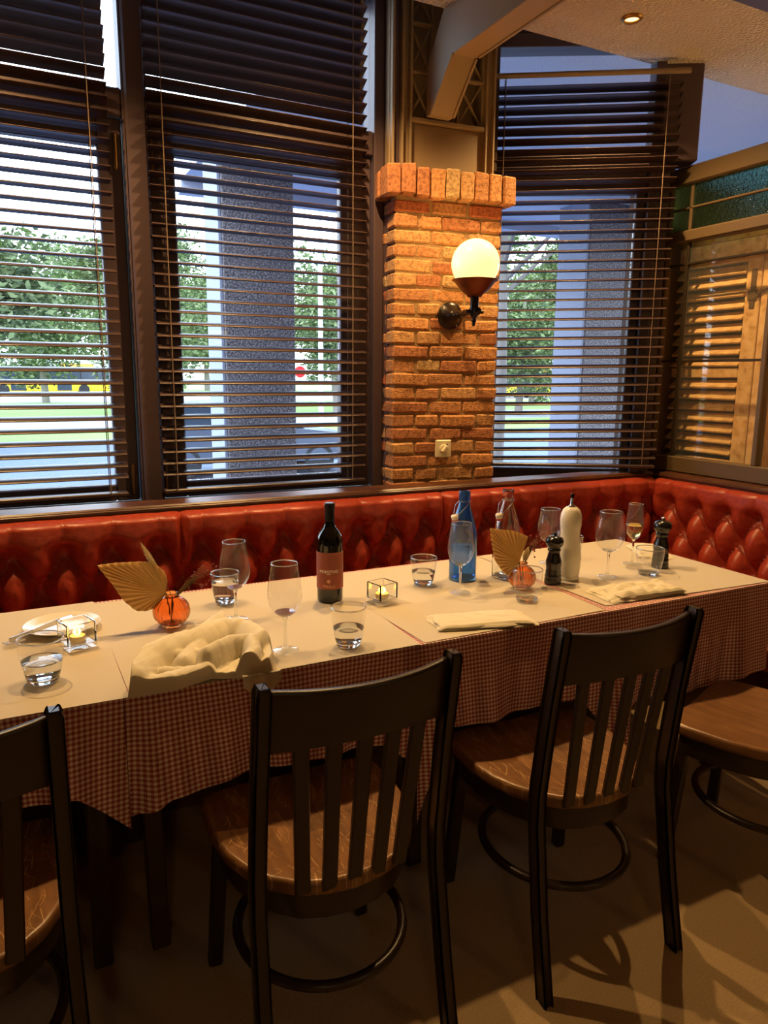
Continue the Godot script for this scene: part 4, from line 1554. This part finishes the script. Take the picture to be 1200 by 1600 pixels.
func dried_flowers(b: Node3D, fan: Array, base: Vector3, pampas_to: Vector3, sprig: Array, face: float, sd: int, plume: float) -> void:
	rng.seed = sd
	part("palm_leaf", palm_fan(fan, base, face, -0.08), M.palm_leaf, b)
	# stalks
	var m := MB.new()
	m.tube([Vector3(0, 0.012, 0), base], 0.0018, -1, 6)
	part("stalk", m.mesh(), M.twig, b)
	# plume of soft grass
	m = MB.new()
	var p0 := Vector3(0.004, 0.085, -0.004)
	var d := pampas_to - p0
	for k in 2600:
		var f := rng.randf_range(1.0 - plume, 1.0)
		var fw := sin(clampf((f - (1.0 - plume)) / plume, 0.0, 1.0) * PI * 0.86 + 0.3)
		var side := Vector3(rng.randfn(), rng.randfn(), rng.randfn()).normalized()
		var a := p0 + d * f
		var tip := a + side * 0.0105 * fw + d.normalized() * 0.01
		var w := d.normalized().cross(side).normalized() * 0.0011
		m.poly([a - w, a + w, tip])
	part("pampas_plume", m.mesh(), M.pampas, b)
	m = MB.new()
	m.tube([Vector3(0.003, 0.012, 0), p0, p0 + d * 0.8], 0.0012, -1, 5)
	part("stalk", m.mesh(), M.twig, b)
	# sprig with small red berries
	var bs := SphereMesh.new()
	bs.radius = 0.0025
	bs.height = 0.005
	bs.radial_segments = 7
	bs.rings = 4
	var tw := MB.new()
	var spots := []
	for k in sprig[2]:
		var e: Vector3 = (sprig[0] as Vector3).lerp(sprig[1], rng.randf_range(0.45, 1.0)) + Vector3(rng.randfn(0, sprig[3]), rng.randfn(0, sprig[3]), rng.randfn(0, sprig[3] * 0.7))
		tw.tube([Vector3(0.004, 0.075, 0.0), (sprig[0] as Vector3).lerp(sprig[1], 0.35) + Vector3(rng.randfn(0, 0.004), rng.randfn(0, 0.004), 0), e], 0.0006, 0.0004, 4, false)
		spots.append(e)
	part("twigs", tw.mesh(), M.twig, b)
	for e in spots:
		part("berry", bs, M.berry, b, Transform3D(Basis.IDENTITY.scaled(Vector3.ONE * rng.randf_range(0.8, 1.4)), e))

func plate_and_cutlery() -> void:
	var pl := thing("plate", "round shallow plate on the white paper at the left", "plate", on_table(0.072, -2.115))
	var m := MB.new()
	m.lathe([Vector2(0.0, 0.0), Vector2(0.058, 0.0), Vector2(0.06, 0.002), Vector2(0.075, 0.008), Vector2(0.098, 0.017), Vector2(0.1, 0.0185), Vector2(0.098, 0.0195), Vector2(0.074, 0.011), Vector2(0.058, 0.0055), Vector2(0.0, 0.005)], 56)
	part("dish", m.mesh(), M.porcelain, pl)
	# fork from the table over the plate's rim
	var f := thing("fork", "steel fork leaning on the rim of the plate", "fork", on_table(-0.07, -2.035) + Vector3(0, 0.004, 0))
	var dir := Vector3(0.19, 0.022, -0.115)
	var ang := atan2(0.115, 0.19)
	m = MB.new()
	m.xf = Transform3D(Basis(Vector3.UP, ang) * Basis(Vector3.BACK, 0.1), Vector3.ZERO)
	for k in 4:
		m.tube([Vector3(0.0, 0.004, -0.0096 + k * 0.0064), Vector3(0.02, 0.0, -0.0096 + k * 0.0064), Vector3(0.048, 0.004, -0.0092 + k * 0.0061)], 0.0012, 0.0018, 6)
	part("tines", m.mesh(), M.steel, f)
	m = MB.new()
	m.xf = Transform3D(Basis(Vector3.UP, ang) * Basis(Vector3.BACK, 0.1), Vector3.ZERO)
	var hp := PackedVector3Array()
	var hw := [[0.044, 0.011], [0.056, 0.0115], [0.068, 0.007], [0.08, 0.0035], [0.12, 0.004], [0.17, 0.0065], [0.195, 0.0085], [0.2, 0.005]]
	for e in hw:
		var yy := 0.004 + 0.006 * sin((e[0] - 0.044) / 0.156 * PI)
		for c in [[-1, -0.0007], [1, -0.0007], [1, 0.0012], [-1, 0.0012]]:
			hp.append(Vector3(e[0], yy + c[1], c[0] * e[1]))
	m.grid(hp, 4, hw.size(), true)
	part("handle", m.mesh(), M.steel, f)
	# knife beside it on the plate
	var kn := thing("knife", "steel knife lying across the plate beside the fork", "knife", on_table(0.0, -2.06) + Vector3(0, 0.012, 0))
	m = MB.new()
	m.xf = Transform3D(Basis(Vector3.UP, ang + 0.06) * Basis(Vector3.BACK, 0.05), Vector3(0, 0.006, 0))
	m.prism(PackedVector2Array([Vector2(0.0, 0.0), Vector2(0.08, -0.001), Vector2(0.088, 0.004), Vector2(0.08, 0.015), Vector2(0.0, 0.011)]), -0.0006, 0.0006)
	part("blade", m.mesh(), M.steel, kn)
	m = MB.new()
	m.xf = Transform3D(Basis(Vector3.UP, ang + 0.06) * Basis(Vector3.BACK, 0.05), Vector3(0, 0.006, 0))
	m.box(Vector3(-0.035, 0.006, 0), Vector3(0.07, 0.012, 0.006), 0.002)
	part("handle", m.mesh(), M.steel, kn)

# distance from a point to a chain of points
func chain(p: Vector2, c: Array) -> float:
	var best := 9.0
	for i in c.size() - 1:
		best = minf(best, p.distance_to(Geometry2D.get_closest_point_to_segment(p, c[i], c[i + 1])))
	return best

func big_napkin() -> void:
	var o := thing("cloth_napkin", "large crumpled white cloth napkin heaped at the table's front edge", "napkin", Vector3.ZERO, 0.0, "white cloth napkins")
	var outline := PackedVector2Array([Vector2(0.172, -1.575), Vector2(0.184, -1.63), Vector2(0.238, -1.75), Vector2(0.31, -1.845), Vector2(0.379, -1.885), Vector2(0.432, -1.93), Vector2(0.487, -1.97), Vector2(0.475, -1.85), Vector2(0.51, -1.81), Vector2(0.53, -1.75), Vector2(0.535, -1.67), Vector2(0.515, -1.59), Vector2(0.5, -1.565), Vector2(0.445, -1.565), Vector2(0.36, -1.6), Vector2(0.27, -1.572)])
	var ridges := [
		[[Vector2(0.185, -1.62), Vector2(0.235, -1.712), Vector2(0.30, -1.755), Vector2(0.374, -1.785), Vector2(0.45, -1.83), Vector2(0.50, -1.80), Vector2(0.516, -1.70)], 0.05, 0.026],
		[[Vector2(0.378, -1.80), Vector2(0.43, -1.885), Vector2(0.482, -1.96)], 0.034, 0.018],
		[[Vector2(0.18, -1.585), Vector2(0.264, -1.595), Vector2(0.35, -1.62)], 0.022, 0.014],
		[[Vector2(0.31, -1.665), Vector2(0.378, -1.765)], 0.034, 0.014],
		[[Vector2(0.36, -1.645), Vector2(0.432, -1.695), Vector2(0.482, -1.69), Vector2(0.468, -1.61), Vector2(0.44, -1.57)], 0.05, 0.014],
		[[Vector2(0.525, -1.735), Vector2(0.522, -1.65), Vector2(0.49, -1.57)], 0.03, 0.013],
		[[Vector2(0.25, -1.73), Vector2(0.36, -1.69), Vector2(0.43, -1.73)], 0.03, 0.01],
		[[Vector2(0.225, -1.66), Vector2(0.33, -1.61)], 0.02, 0.009]]
	var fn := FastNoiseLite.new()
	fn.seed = 4
	fn.frequency = 9.0
	var nr := 90
	var na := 240
	var center := Vector2(0.36, -1.72)
	var total := 0.0
	var pts := []
	for k in na:
		# walk round the outline
		var f := float(k) / na * outline.size()
		var i := int(f)
		var a := outline[i % outline.size()]
		var b := outline[(i + 1) % outline.size()]
		pts.append(a.lerp(b, f - i))
	var p := PackedVector3Array()
	for j in nr:
		var s := 1.0 - float(j) / (nr - 1)
		for k in na:
			var q: Vector2 = center.lerp(pts[k], s)
			var h := 0.003
			for r in ridges:
				var d := chain(q, r[0])
				# each fold is a roll; the highest one wins, so creases run between them
				var w: float = r[2] * 1.9
				var e := r[1] * 1.05 * sqrt(maxf(0.0, 1.0 - pow(d / w, 2.0))) as float
				var k2 := clampf(0.5 + 0.5 * (e - h) / 0.005, 0.0, 1.0)
				h = lerpf(h, e, k2) + 0.005 * k2 * (1.0 - k2)
			h += 0.010 + 0.007 * absf(fn.get_noise_2d((q.x + q.y) * 1.1, (q.x - q.y) * 0.2)) + 0.004 * absf(fn.get_noise_2d((q.x - 0.4 * q.y) * 1.6 + 7.0, q.y * 0.3))
			h *= smoothstep(0.0, 0.06, 1.0 - s) * 0.8 + 0.2
			if j == 0:
				h = 0.0015
			p.append(Vector3(q.x, TOP + 0.003 + maxf(h, 0.001), q.y))
	var m := MB.new()
	m.grid(p, na, nr, true, PackedVector2Array(), true)
	part("heap", m.mesh(), M.napkin, o)
	# corner hanging over the table's front edge
	p = PackedVector3Array()
	for j in 12:
		for i in 24:
			var f := j / 11.0
			var x := lerpf(0.425, 0.515, i / 23.0)
			var g := 0.002 * sin(i * 0.8) + 0.004 * sin(i * 0.33)
			var low := 0.012 + 0.028 * sin(i / 23.0 * PI)
			if f < 0.35:
				p.append(Vector3(x, TOP + 0.024 - f * 0.03 + g * 0.5, lerpf(-1.62, -1.575, f / 0.35)))
			else:
				p.append(Vector3(x, lerpf(TOP + 0.0135 + g * 0.5, TOP - low, (f - 0.35) / 0.65), -1.572 + g * 0.6 + 0.012))
	m = MB.new()
	m.grid(p, 24, 12, false, PackedVector2Array(), true)
	part("hanging_corner", m.mesh(), M.napkin, o)

func flat_napkin(label: String, at: Vector2, turn: float, size: Vector2, layers: int, rough: float, sd: int) -> void:
	var o := thing("cloth_napkin", label, "napkin", on_table(at.x, at.y), turn, "white cloth napkins")
	rng.seed = sd
	var fn := FastNoiseLite.new()
	fn.seed = sd
	fn.frequency = 6.0
	for k in layers:
		var w := 30
		var h := 22
		var top := PackedVector3Array()
		var dx := rng.randfn(0, 0.006)
		var dz := rng.randfn(0, 0.006)
		var tw := rng.randfn(0, 0.05)
		var sc := 1.0 - 0.05 * k
		for j in h:
			for i in w:
				var u := float(i) / (w - 1) * 2.0 - 1.0
				var v := float(j) / (h - 1) * 2.0 - 1.0
				var q := Vector2(u * size.x * 0.5 * sc + dx, v * size.y * 0.5 * sc + dz).rotated(tw)
				q += Vector2(fn.get_noise_2d(v * 0.12, 5.0 + k), fn.get_noise_2d(u * 0.12, 9.0 + k)) * 0.012
				var edge := minf(1.0 - absf(u), 1.0 - absf(v))
				var y := 0.0045 * k + 0.0055 * sqrt(clampf(edge / 0.09, 0.0, 1.0))
				y += rough * (absf(fn.get_noise_2d(q.x * 1.5 + k * 3.0, q.y * 3.0))) * clampf(edge / 0.25, 0.2, 1.0)
				top.append(Vector3(q.x, y + 0.0006, q.y))
		var m := MB.new()
		m.grid(top, w, h, false, PackedVector2Array(), true)
		var under := PackedVector3Array()
		for e in top:
			under.append(Vector3(e.x, minf(e.y - 0.0005, 0.0045 * k + 0.0002), e.z))
		m.grid(under, w, h, false)
		part("fold", m.mesh(), M.napkin, o)

func tableware() -> void:
	tumbler("tumbler half full of water at the far left beside the tealight", 0.012, -1.76, 0.104, 0.05, 0.5)
	tumbler("half full tumbler at the front edge, right of the wine glass with red rest", 0.737, -1.665, 0.106, 0.046, 0.48)
	tumbler("half full tumbler left of the blue bottle", 1.196, -2.075, 0.097, 0.045, 0.5)
	tumbler("empty tumbler in front of the vase at the right", 1.405, -1.78, 0.104, 0.047, 0.0)
	tumbler("empty tumbler right of the large glass, beside the far black mill", 2.0, -1.845, 0.098, 0.05, 0.0)
	tumbler("tumbler of water standing behind a wine glass at the left", 0.539, -2.16, 0.098, 0.044, 0.72)
	tumbler("tumbler mostly hidden behind the white oil bottle", 1.912, -2.16, 0.088, 0.044, 0.0)
	wine_glass("wine glass with a last sip of red wine at the table's front", 0.576, -1.70, 0.232, 0.044, 0.034, 0.09, 0.10, "wine")
	wine_glass("wine glass in front of a full tumbler, left of the wine bottle", 0.526, -1.99, 0.232, 0.044, 0.033, 0.09, 0.06, "wine")
	wine_glass("empty wine glass in front of the blue bottle", 1.26, -1.945, 0.232, 0.044, 0.034, 0.09, 0.05, "water")
	wine_glass("wide wine glass at the right with a pale rest in it", 1.842, -1.885, 0.236, 0.051, 0.039, 0.09, 0.06, "water")
	wine_glass("narrow glass half full of sparkling wine at the right", 2.06, -1.985, 0.232, 0.033, 0.026, 0.095, 0.42, "sparkling_wine")
	wine_glass("wine glass partly hidden behind the middle black mill", 1.775, -2.13, 0.21, 0.046, 0.037, 0.08, 0.0, "water")
	wine_bottle()
	swing_bottle("blue_bottle", "blue glass swing-top bottle of water", 1.356, -2.08, 0.0475, M.blue_glass, 0.13, 0.35)
	swing_bottle("clear_bottle", "clear glass swing-top bottle behind the right vase", 1.51, -2.04, 0.048, M.crystal, 0.0, 0.35)
	mill("black pepper mill in the middle, beside the white oil bottle", 1.612, -1.905, 0.97)
	mill("black pepper mill at the far right, beside the banquette corner", 2.12, -1.905, 1.04)
	oil_bottle()
	candle_holder("square glass tealight holder beside the plate at the left", 0.10, -1.965, 0.074, 0.30)
	candle_holder("square glass tealight holder in the middle, between wine bottle and tumbler", 0.985, -1.965, 0.07, 0.25)
	plate_and_cutlery()
	var v1 := vase("amber ribbed bud vase with dried palm leaf at the left", 0.351, -2.02, 0.05)
	var fan1 := [Vector2(-0.02, -0.035), Vector2(-0.05, -0.048), Vector2(-0.08, -0.046), Vector2(-0.112, -0.015), Vector2(-0.14, 0.035), Vector2(-0.176, 0.088), Vector2(-0.13, 0.092), Vector2(-0.06, 0.092), Vector2(-0.03, 0.088), Vector2(0.0, 0.06), Vector2(0.006, 0.035)]
	dried_flowers(v1, fan1, Vector3(-0.014, 0.098, 0.004), Vector3(-0.066, 0.232, -0.02), [Vector3(0.03, 0.1, -0.02), Vector3(0.125, 0.135, -0.05), 40, 0.016], deg_to_rad(-12.0), 51, 0.62)
	var v2 := vase("amber ribbed bud vase at the right with dried palm leaf, behind an empty tumbler", 1.475, -1.90, 0.046)
	var fan2 := [Vector2(-0.01, -0.05), Vector2(-0.04, -0.045), Vector2(-0.062, -0.025), Vector2(-0.085, 0.01), Vector2(-0.094, 0.06), Vector2(-0.102, 0.115), Vector2(-0.06, 0.108), Vector2(-0.02, 0.104), Vector2(0.028, 0.085), Vector2(0.022, 0.06)]
	dried_flowers(v2, fan2, Vector3(-0.016, 0.094, 0.004), Vector3(-0.004, 0.142, 0.03), [Vector3(0.03, 0.12, -0.01), Vector3(0.075, 0.155, -0.02), 60, 0.017], deg_to_rad(-20.0), 52, 0.9)
	big_napkin()
	flat_napkin("flat folded white napkin at the front edge between the two middle chairs", Vector2(1.165, -1.668), -0.30, Vector2(0.30, 0.125), 3, 0.006, 61)
	flat_napkin("loosely folded white napkin in front of the wide wine glass at the right", Vector2(1.80, -1.69), -0.12, Vector2(0.30, 0.14), 4, 0.02, 62)
	flat_napkin("folded white napkin lying behind the far black mill at the right end", Vector2(2.26, -2.10), -0.55, Vector2(0.13, 0.22), 3, 0.008, 63)

# ------------------------------------------------------------------ outside
const GROUND := -0.6

func outside() -> void:
	var m := MB.new()
	m.span(Vector3(-60, GROUND - 0.2, -24), Vector3(90, GROUND, -3.7))
	struct("road", m, M.asphalt, "grey blue road outside the windows")
	m = MB.new()
	m.span(Vector3(-60, GROUND - 0.2, -30), Vector3(90, GROUND + 0.02, -24))
	m.span(Vector3(-60, GROUND - 0.2, -56), Vector3(90, GROUND + 0.02, -38))
	m.span(Vector3(-60, GROUND - 0.2, -150), Vector3(130, GROUND - 0.02, -86))
	struct("lawn", m, M.grass, "green verge beyond the road")
	m = MB.new()
	m.span(Vector3(-60, GROUND - 0.2, -38), Vector3(90, GROUND + 0.01, -30))
	m.span(Vector3(-60, GROUND - 0.2, -86), Vector3(130, GROUND, -56))
	struct("pavement", m, M.pavement, "pale pavement and far road")
	# arcade: soffit and granite columns
	m = MB.new()
	m.span(Vector3(1.62, 3.32, -7.9), Vector3(14.0, 3.6, -3.42))
	m.span(Vector3(2.22, 3.2, -3.6), Vector3(5.4, 3.3, -2.96))
	m.span(Vector3(1.62, 3.22, -7.9), Vector3(14.0, 3.32, -7.7))
	struct("arcade_soffit", m, M.soffit_render, "pale rendered soffit of the arcade outside")
	m = MB.new()
	m.span(Vector3(-3, 3.3, -3.6), Vector3(14.0, 5.0, -3.4))
	m.span(Vector3(-3, GROUND, -3.6), Vector3(14.0, -0.1, -3.4))
	struct("facade", m, M.facade, "outer wall above and below the windows")
	for c in [[1.67, 2.31, "granite column outside seen through the blind left of the brick pillar"], [5.684, 6.4, "granite column outside seen through the bay window blind"]]:
		var g := thing("granite_column", c[2], "column", Vector3(c[0], GROUND, -6.4), 0.0, "granite columns of the arcade")
		slab("shaft", Vector3(0, 0, -0.5), Vector3(c[1] - c[0], 3.92, 0), M.granite_dark, g, 0.01)
		slab("side_slab", Vector3(-0.03, 0, -0.49), Vector3(-0.002, 3.92, -0.01), M.sky_lit_granite, g, 0.004)  # sky-lit left face of the column, painted as a paler slab
	trees()
	vehicles()

func crown_mesh(sd: int, size: Vector3, count: int, leaf: float) -> ArrayMesh:
	rng.seed = sd
	var m := MB.new()
	m.tinted = true
	var blobs := []
	for k in 26:
		var d := Vector3(rng.randfn(), rng.randfn(), rng.randfn()).normalized()
		blobs.append([d * size * rng.randf_range(0.35, 0.85), rng.randf_range(0.2, 0.42)])
	var shades := [Color(0.11, 0.15, 0.06), Color(0.16, 0.21, 0.09), Color(0.25, 0.30, 0.14), Color(0.06, 0.09, 0.04)]
	for k in count:
		var b: Array = blobs[rng.randi() % blobs.size()]
		var d := Vector3(rng.randfn(), rng.randfn(), rng.randfn()).normalized()
		var c: Vector3 = b[0] + d * size * b[1] * pow(rng.randf(), 0.4)
		var u := Vector3(rng.randfn(), rng.randfn() * 0.6, rng.randfn()).normalized()
		var w := u.cross(Vector3(rng.randfn(), rng.randfn(), rng.randfn())).normalized()
		var s := leaf * rng.randf_range(0.6, 1.3)
		m.tint = shades[rng.randi() % 4]
		m.poly([c - u * s, c + w * s * 0.45, c + u * s, c - w * s * 0.45])
	return m.mesh()

func trees() -> void:
	var crowns := [crown_mesh(71, Vector3(5.0, 4.9, 5.0), 20000, 0.16), crown_mesh(72, Vector3(4.7, 5.1, 4.7), 20000, 0.15)]
	var bark: Material = M.bark
	var spots := []
	rng.seed = 73
	var ordinal := ["first", "second", "third", "fourth", "fifth", "sixth", "seventh", "eighth"]
	for k in 5:
		var az := deg_to_rad(-5.0 + k * 14.0)
		spots.append([sin(az) * 41.0, -cos(az) * 41.0, 0.9, k % 2, ordinal[k] + " leafy tree from the left in the nearest row beyond the road"])
	for k in 5:
		var az := deg_to_rad(2.0 + k * 12.0)
		spots.append([sin(az) * 56.0, -cos(az) * 56.0, 1.05, (k + 1) % 2, ordinal[k] + " leafy tree from the left in the middle row beyond the verge"])
	for k in 7:
		var az := deg_to_rad(-6.0 + k * 9.6)
		spots.append([sin(az) * 98.0, -cos(az) * 98.0, 1.5, k % 2, ordinal[k] + " leafy tree from the left in the far row behind the buses"])
	spots.append([-2.6, -24.0, 0.95, 1, "nearest tree at the top left, outside the left window"])
	for k in spots.size():
		var s: Array = spots[k]
		var t := thing("street_tree", s[4], "tree", Vector3(s[0], GROUND, s[1]), k * 1.7, "trees outside the windows")
		t.scale = Vector3.ONE * s[2]
		var m := MB.new()
		m.tube([Vector3(0, 0, 0), Vector3(0.08, 2.0, 0), Vector3(0.0, 4.4, 0.1), Vector3(0.2, 7.0, 0.0)], 0.26, 0.1, 9)
		for j in 4:
			var a := j * 1.7
			m.tube([Vector3(0.04, 3.0 + j * 0.5, 0), Vector3(cos(a) * 1.3, 4.4 + j * 0.5, sin(a) * 1.3), Vector3(cos(a) * 2.6, 5.6 + j * 0.5, sin(a) * 2.6)], 0.11, 0.04, 6)
		part("trunk", m.mesh(), bark, t)
		part("foliage", crowns[s[3]], M.leaf, t, Transform3D(Basis.IDENTITY, Vector3(0, 5.7, 0)))
	# slim near tree behind the bay window
	var n := thing("slim_tree", "slim grey trunked tree close outside the bay window", "tree", Vector3(7.05, GROUND, -9.9))
	var m2 := MB.new()
	m2.tube([Vector3(0, 0, 0), Vector3(0.03, 2.0, 0), Vector3(-0.04, 4.0, 0), Vector3(0.05, 6.0, 0.1)], 0.12, 0.08, 10)
	for j in 7:
		var a := j * 0.95
		m2.tube([Vector3(0.0, 3.3 + j * 0.22, 0), Vector3(cos(a) * 0.7, 3.9 + j * 0.24, sin(a) * 0.7), Vector3(cos(a) * 1.5, 4.3 + j * 0.26, sin(a) * 1.5)], 0.045, 0.015, 6)
	part("trunk", m2.mesh(), bark, n)
	part("foliage", crown_mesh(74, Vector3(1.9, 1.3, 1.9), 1800, 0.11), M.leaf, n, Transform3D(Basis.IDENTITY, Vector3(0, 5.2, 0)))

func wheel(r: float, w: float) -> ArrayMesh:
	var m := MB.new()
	m.xf = Transform3D(Basis(Vector3.RIGHT, PI / 2), Vector3.ZERO)
	m.lathe([Vector2(0.0, -w / 2), Vector2(r * 0.9, -w / 2), Vector2(r, -w / 2 + 0.03), Vector2(r, w / 2 - 0.03), Vector2(r * 0.9, w / 2), Vector2(r * 0.6, w / 2 - 0.03), Vector2(0.0, w / 2 - 0.04)], 20)
	return m.mesh()

func bus(label: String, at: Vector3, turn: float) -> void:
	var b := thing("city_bus", label, "bus", at, turn, "yellow and white buses")
	var l := 12.0
	slab("lower_body", Vector3(-l, 0.32, -1.25), Vector3(0, 1.35, 1.25), M.bus_yellow, b, 0.12)
	slab("window_band", Vector3(-l + 0.05, 1.35, -1.22), Vector3(-0.04, 2.55, 1.22), M.bus_glass, b, 0.08)
	slab("roof", Vector3(-l, 2.55, -1.25), Vector3(0, 3.3, 1.25), M.bus_white, b, 0.18)
	for k in 8:
		slab("window_post", Vector3(-l + 0.1 + k * 1.5, 1.3, 1.21), Vector3(-l + 0.2 + k * 1.5, 2.6, 1.26), M.tyre, b)
	for x in [-9.0, -5.0]:
		slab("door", Vector3(x, 0.4, 1.22), Vector3(x + 1.3, 2.5, 1.28), M.bus_glass, b, 0.02)
	slab("route_sign", Vector3(-4.6, 2.58, 1.24), Vector3(-1.6, 2.95, 1.29), M.bus_sign, b)
	for x in [-2.6, -8.2 - 1.4]:
		part("wheel", wheel(0.5, 0.35), M.tyre, b, Transform3D(Basis.IDENTITY, Vector3(x, 0.5, 1.12)))
		part("wheel", wheel(0.5, 0.35), M.tyre, b, Transform3D(Basis.IDENTITY, Vector3(x, 0.5, -1.12)))

func car(label: String, at: Vector3, turn: float, paint: Material) -> void:
	var c := thing("car", label, "car", at, turn, "cars on the road")
	var m := MB.new()
	m.prism(PackedVector2Array([Vector2(-2.2, 0.3), Vector2(2.15, 0.3), Vector2(2.25, 0.6), Vector2(2.15, 0.82), Vector2(1.1, 0.95), Vector2(-1.9, 1.0), Vector2(-2.25, 0.9), Vector2(-2.28, 0.5)]), -0.88, 0.88)
	part("body", m.mesh(), paint, c)
	m = MB.new()
	m.prism(PackedVector2Array([Vector2(-1.95, 0.98), Vector2(1.1, 0.94), Vector2(0.35, 1.4), Vector2(-0.6, 1.47), Vector2(-1.4, 1.4)]), -0.76, 0.76)
	part("cabin_glass", m.mesh(), M.bus_glass, c)
	m = MB.new()
	m.prism(PackedVector2Array([Vector2(-1.42, 1.39), Vector2(0.38, 1.39), Vector2(0.3, 1.46), Vector2(-0.6, 1.52), Vector2(-1.3, 1.46)]), -0.74, 0.74)
	part("roof", m.mesh(), paint, c)
	for x in [-1.4, 1.35]:
		for s in [-1, 1]:
			part("wheel", wheel(0.33, 0.2), M.tyre, c, Transform3D(Basis(Vector3.UP, 0.0 if s == 1 else PI), Vector3(x, 0.33, s * 0.8)))

func vehicles() -> void:
	bus("yellow and white city bus beyond the verge, seen through the left window", Vector3(8.8, GROUND, -79.0), 0.0)
	bus("yellow and white bus seen through the bay window", Vector3(50.0, GROUND, -60.5), 0.0)
	car("grey car passing close outside, behind the granite column at the left", Vector3(4.35, GROUND, -15.2), deg_to_rad(-4.0), M.car_grey)
	car("dark car parked further off beyond the verge", Vector3(21.5, GROUND, -45.0), deg_to_rad(5.0), M.car_dark)
	var p := thing("lamp_post", "tall pale lamp post outside, right of the granite column", "lamp post", Vector3(9.7, GROUND, -24.3))
	var m := MB.new()
	m.tube([Vector3(0, 0, 0), Vector3(0, 4, 0), Vector3(0, 8.6, 0)], 0.095, 0.07, 10)
	part("pole", m.mesh(), M.pole_grey, p)
	m = MB.new()
	m.tube([Vector3(0, 8.55, 0), Vector3(0.5, 8.8, 0), Vector3(1.3, 8.85, 0)], 0.05, 0.04, 8)
	m.box(Vector3(1.6, 8.85, 0), Vector3(0.7, 0.12, 0.24), 0.04)
	part("lantern_head", m.mesh(), M.pole_grey, p)
	var s := thing("road_sign", "round red no entry sign with a white bar on a white board", "sign", Vector3(17.3, GROUND, -47.1), deg_to_rad(-20.0))
	m = MB.new()
	m.tube([Vector3(0, 0, 0), Vector3(0, 2.7, 0)], 0.05, -1, 8)
	part("pole", m.mesh(), M.pole_grey, s)
	slab("board", Vector3(-0.42, 1.85, 0.03), Vector3(0.42, 2.69, 0.06), M.sign_white, s, 0.01)
	m = MB.new()
	m.xf = Transform3D(Basis(Vector3.RIGHT, PI / 2), Vector3(0, 2.27, 0.06))
	m.lathe([Vector2(0.37, 0.0), Vector2(0.37, 0.012), Vector2(0.0, 0.014)], 28)
	part("disc", m.mesh(), M.sign_red, s)
	slab("bar", Vector3(-0.26, 2.2, 0.07), Vector3(0.26, 2.34, 0.082), M.sign_white, s)

# ------------------------------------------------------------------
func _ready() -> void:
	rng.seed = 1
	lights_and_camera()
	make_materials()
	room_shell()
	windows()
	pillar()
	steelwork()
	benches()
	screen()
	tables()
	chairs()
	wall_lamp()
	rotary_switch()
	ceiling_spot(2.51, SPOT_Z, "lit round spotlight in the stucco ceiling at the top right", 3.3)
	ceiling_spot(1.2, SPOT_Z - 0.04, "lit ceiling spotlight above the wine bottle, outside the picture", 3.3)
	ceiling_spot(-0.1, SPOT_Z - 0.04, "lit ceiling spotlight above the left window's table, outside the picture", 3.3)
	pendant("left unseen opal globe pendant behind the viewer, lighting the cloth fronts", Vector3(-0.7, 1.95, 2.6), 0.55)  # unseen pair, placed to light surfaces that face the camera
	pendant("right unseen opal globe pendant behind the viewer, lighting the cloth fronts", Vector3(2.3, 1.95, 2.6), 0.55)
	pendant("unseen opal globe pendant beyond the right edge, placed to light the ceiling", Vector3(4.0, 2.15, -2.0), 1.6)  # out of view, placed to brighten the ceiling
	tableware()
	outside()
